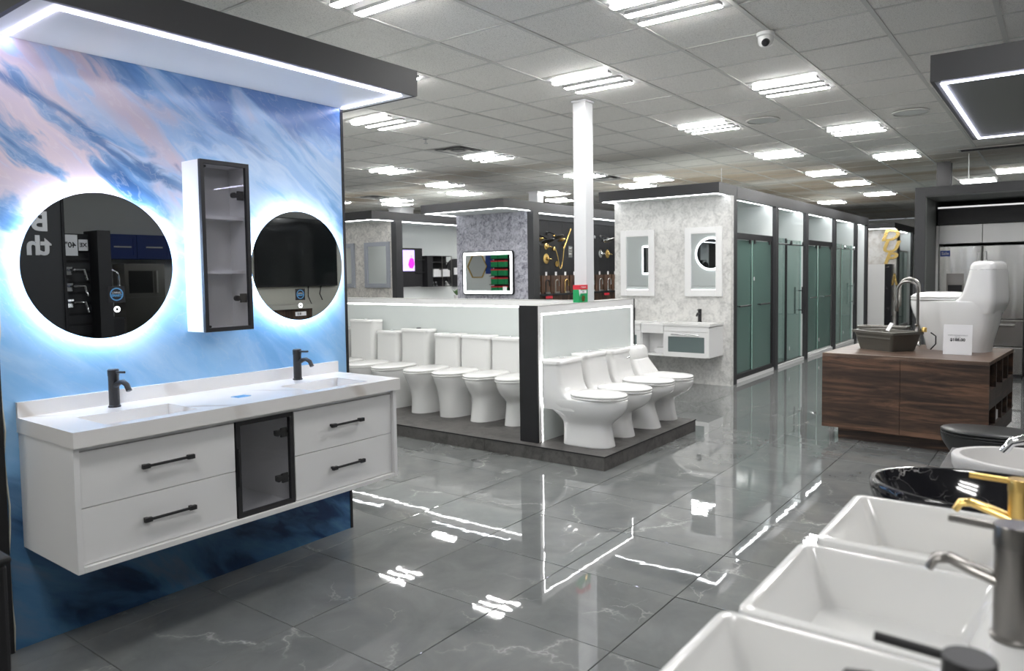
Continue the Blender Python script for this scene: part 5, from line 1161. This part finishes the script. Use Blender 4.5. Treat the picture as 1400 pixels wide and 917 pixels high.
for k, (z, m_) in enumerate(((1.60, chrome), (1.44, chrome), (1.28, chrome))):
    part(T, 'square_faucet', MB().tube([(3.16, -1.19, z), (3.16, -1.10, z), (3.16, -1.05, z), (3.24, -1.03, z), (3.26, -1.03, z-0.10)], 0.012, 8).box(3.13, 3.19, -1.19, -1.175, z-0.05, z+0.03), m_, 40, ab=True)
gooseneck('chrome gooseneck faucet reflected before the blue cabinets', (3.60, -1.45, 1.1), PI/2, chrome, 0.50, 0.08)
T = thing('side_stand', 'plain black stand carrying the reflected gooseneck faucet', 'stand', (3.62, -1.45, 0)); part(T, 'box', MB().box(-0.12, 0.12, -0.12, 0.12, 0, 1.08), blackm); part(T, 'top', MB().box(-0.13, 0.13, -0.13, 0.13, 1.08, 1.099), black)
struct('wall_kitchen', MB().box(4.3, 7.2, -4.46, -4.35, 0, 2.9), wallp)
for k, (a, b) in enumerate(((4.80, 5.21), (5.215, 5.70), (5.705, 6.2))):
    T = thing('blue_cabinet', 'navy blue wall cabinet, %s one, seen in the left mirror' % ['left', 'middle', 'right'][k], 'cabinet', ((a+b)/2, -4.35, 1.79))
    part(T, 'body', MB().box(a, b, -4.35, -4.03, 1.79, 2.14), darkblue, ab=True)
    d = part(T, 'door', MB().box(a+0.002, b-0.002, -4.028, -4.012, 1.792, 2.138), darkblue, ab=True)
    sub(d, 'moulding', door_frame(a+0.002, b-0.002, 1.792, 2.138, -4.012, -4.004, 0.045), darkblue, T)
    sub(d, 'handle', MB().box((a+b)/2-0.12, (a+b)/2+0.12, -3.99, -3.98, 1.95, 1.97), white, T)
T = thing('oven', 'black built-in oven under blue cabinets, seen in the left mirror', 'oven', (5.3, -4.35, 1.24))
part(T, 'case', MB().box(5.02, 5.60, -4.35, -4.0, 1.24, 1.72), gun, ab=True); part(T, 'window', MB().box(5.08, 5.42, -4.0, -3.995, 1.30, 1.62), blackc, ab=True); part(T, 'handle', MB().box(5.46, 5.48, -3.97, -3.96, 1.3, 1.62), steel, ab=True)
T = thing('tall_unit', 'tall grey unit carrying the built-in oven', 'cabinet', (5.3, -4.35, 0)); part(T, 'body', MB().box(5.02, 5.60, -4.35, -4.0, 0, 1.239), gun, ab=True)

# ------------------------------------------------------------------ hidden aisle wall whose lit mirrors show in the booth mirrors
struct('wall_aisle', MB().box(2.60, 2.70, 3.50, 17.4, 0, 2.47), greyw)
T = thing('round_mirror', 'backlit round mirror seen inside the right white framed mirror', 'mirror', (2.70, 6.32, 1.89))
part(T, 'glass', MB().lathe([(0.33, 0.02), (0.33, 0.03)], (0, 0, 0), 48, 'X'), mirrord, 30)
part(T, 'backlight', MB().lathe([(0.37, 0.001), (0.37, 0.018), (0.33, 0.021)], (0, 0, 0), 48, 'X', cap=False), dim_led, 40)
T = thing('backlit_mirror', 'backlit rectangular mirror seen inside the left white framed mirror', 'mirror', (2.70, 7.72, 1.78))
part(T, 'glass', MB().box(0.02, 0.03, -0.30, 0.26, -0.30, 0.30), mirrord); part(T, 'backlight', MB().box(0.001, 0.02, -0.33, 0.29, -0.33, 0.33), dim_led)
T = thing('hexagon_mirror', 'gold framed hexagonal mirror seen inside the glowing mirror', 'mirror', (2.70, 13.05, 1.72))
hx_ = lambda r, x: [(x, r*math.cos(PI/3*k), r*math.sin(PI/3*k)) for k in range(6)]
part(T, 'frame', MB().rings([hx_(0.36, 0.0), hx_(0.36, 0.03), hx_(0.33, 0.03), hx_(0.33, 0.01)], False, False), gold); part(T, 'glass', MB().rings([hx_(0.335, 0.001), hx_(0.335, 0.012)]), mirror)
solo('poster', 'dark poster seen inside the glowing mirror', 'poster', MB().box(2.7005, 2.703, 12.50, 12.76, 1.51, 2.02), darkblue)
T = thing('product_rack', 'black rack of red and green cartons seen inside glowing mirror', 'rack', (2.75, 12.2, 0))
part(T, 'back', MB().box(2.701, 2.73, 11.90, 12.44, 0, 2.1), blackm, ab=True)
for k in range(5): part(T, 'shelf', MB().box(2.73, 2.95, 11.90, 12.44, 0.985+k*0.23, 1.0+k*0.23), black, ab=True)
for k in range(5):
    for q in range(2):
        T = thing('carton', 'red and green carton on the reflected black rack', 'box', (2.84, 12.05+q*0.25, 1.001+k*0.23), 0, 'red and green cartons on the reflected rack')
        part(T, 'box', MB().box(-0.07, 0.07, -0.11, 0.11, 0, 0.14), green); part(T, 'band', MB().box(-0.071, 0.071, -0.111, 0.111, 0.14, 0.18), red)
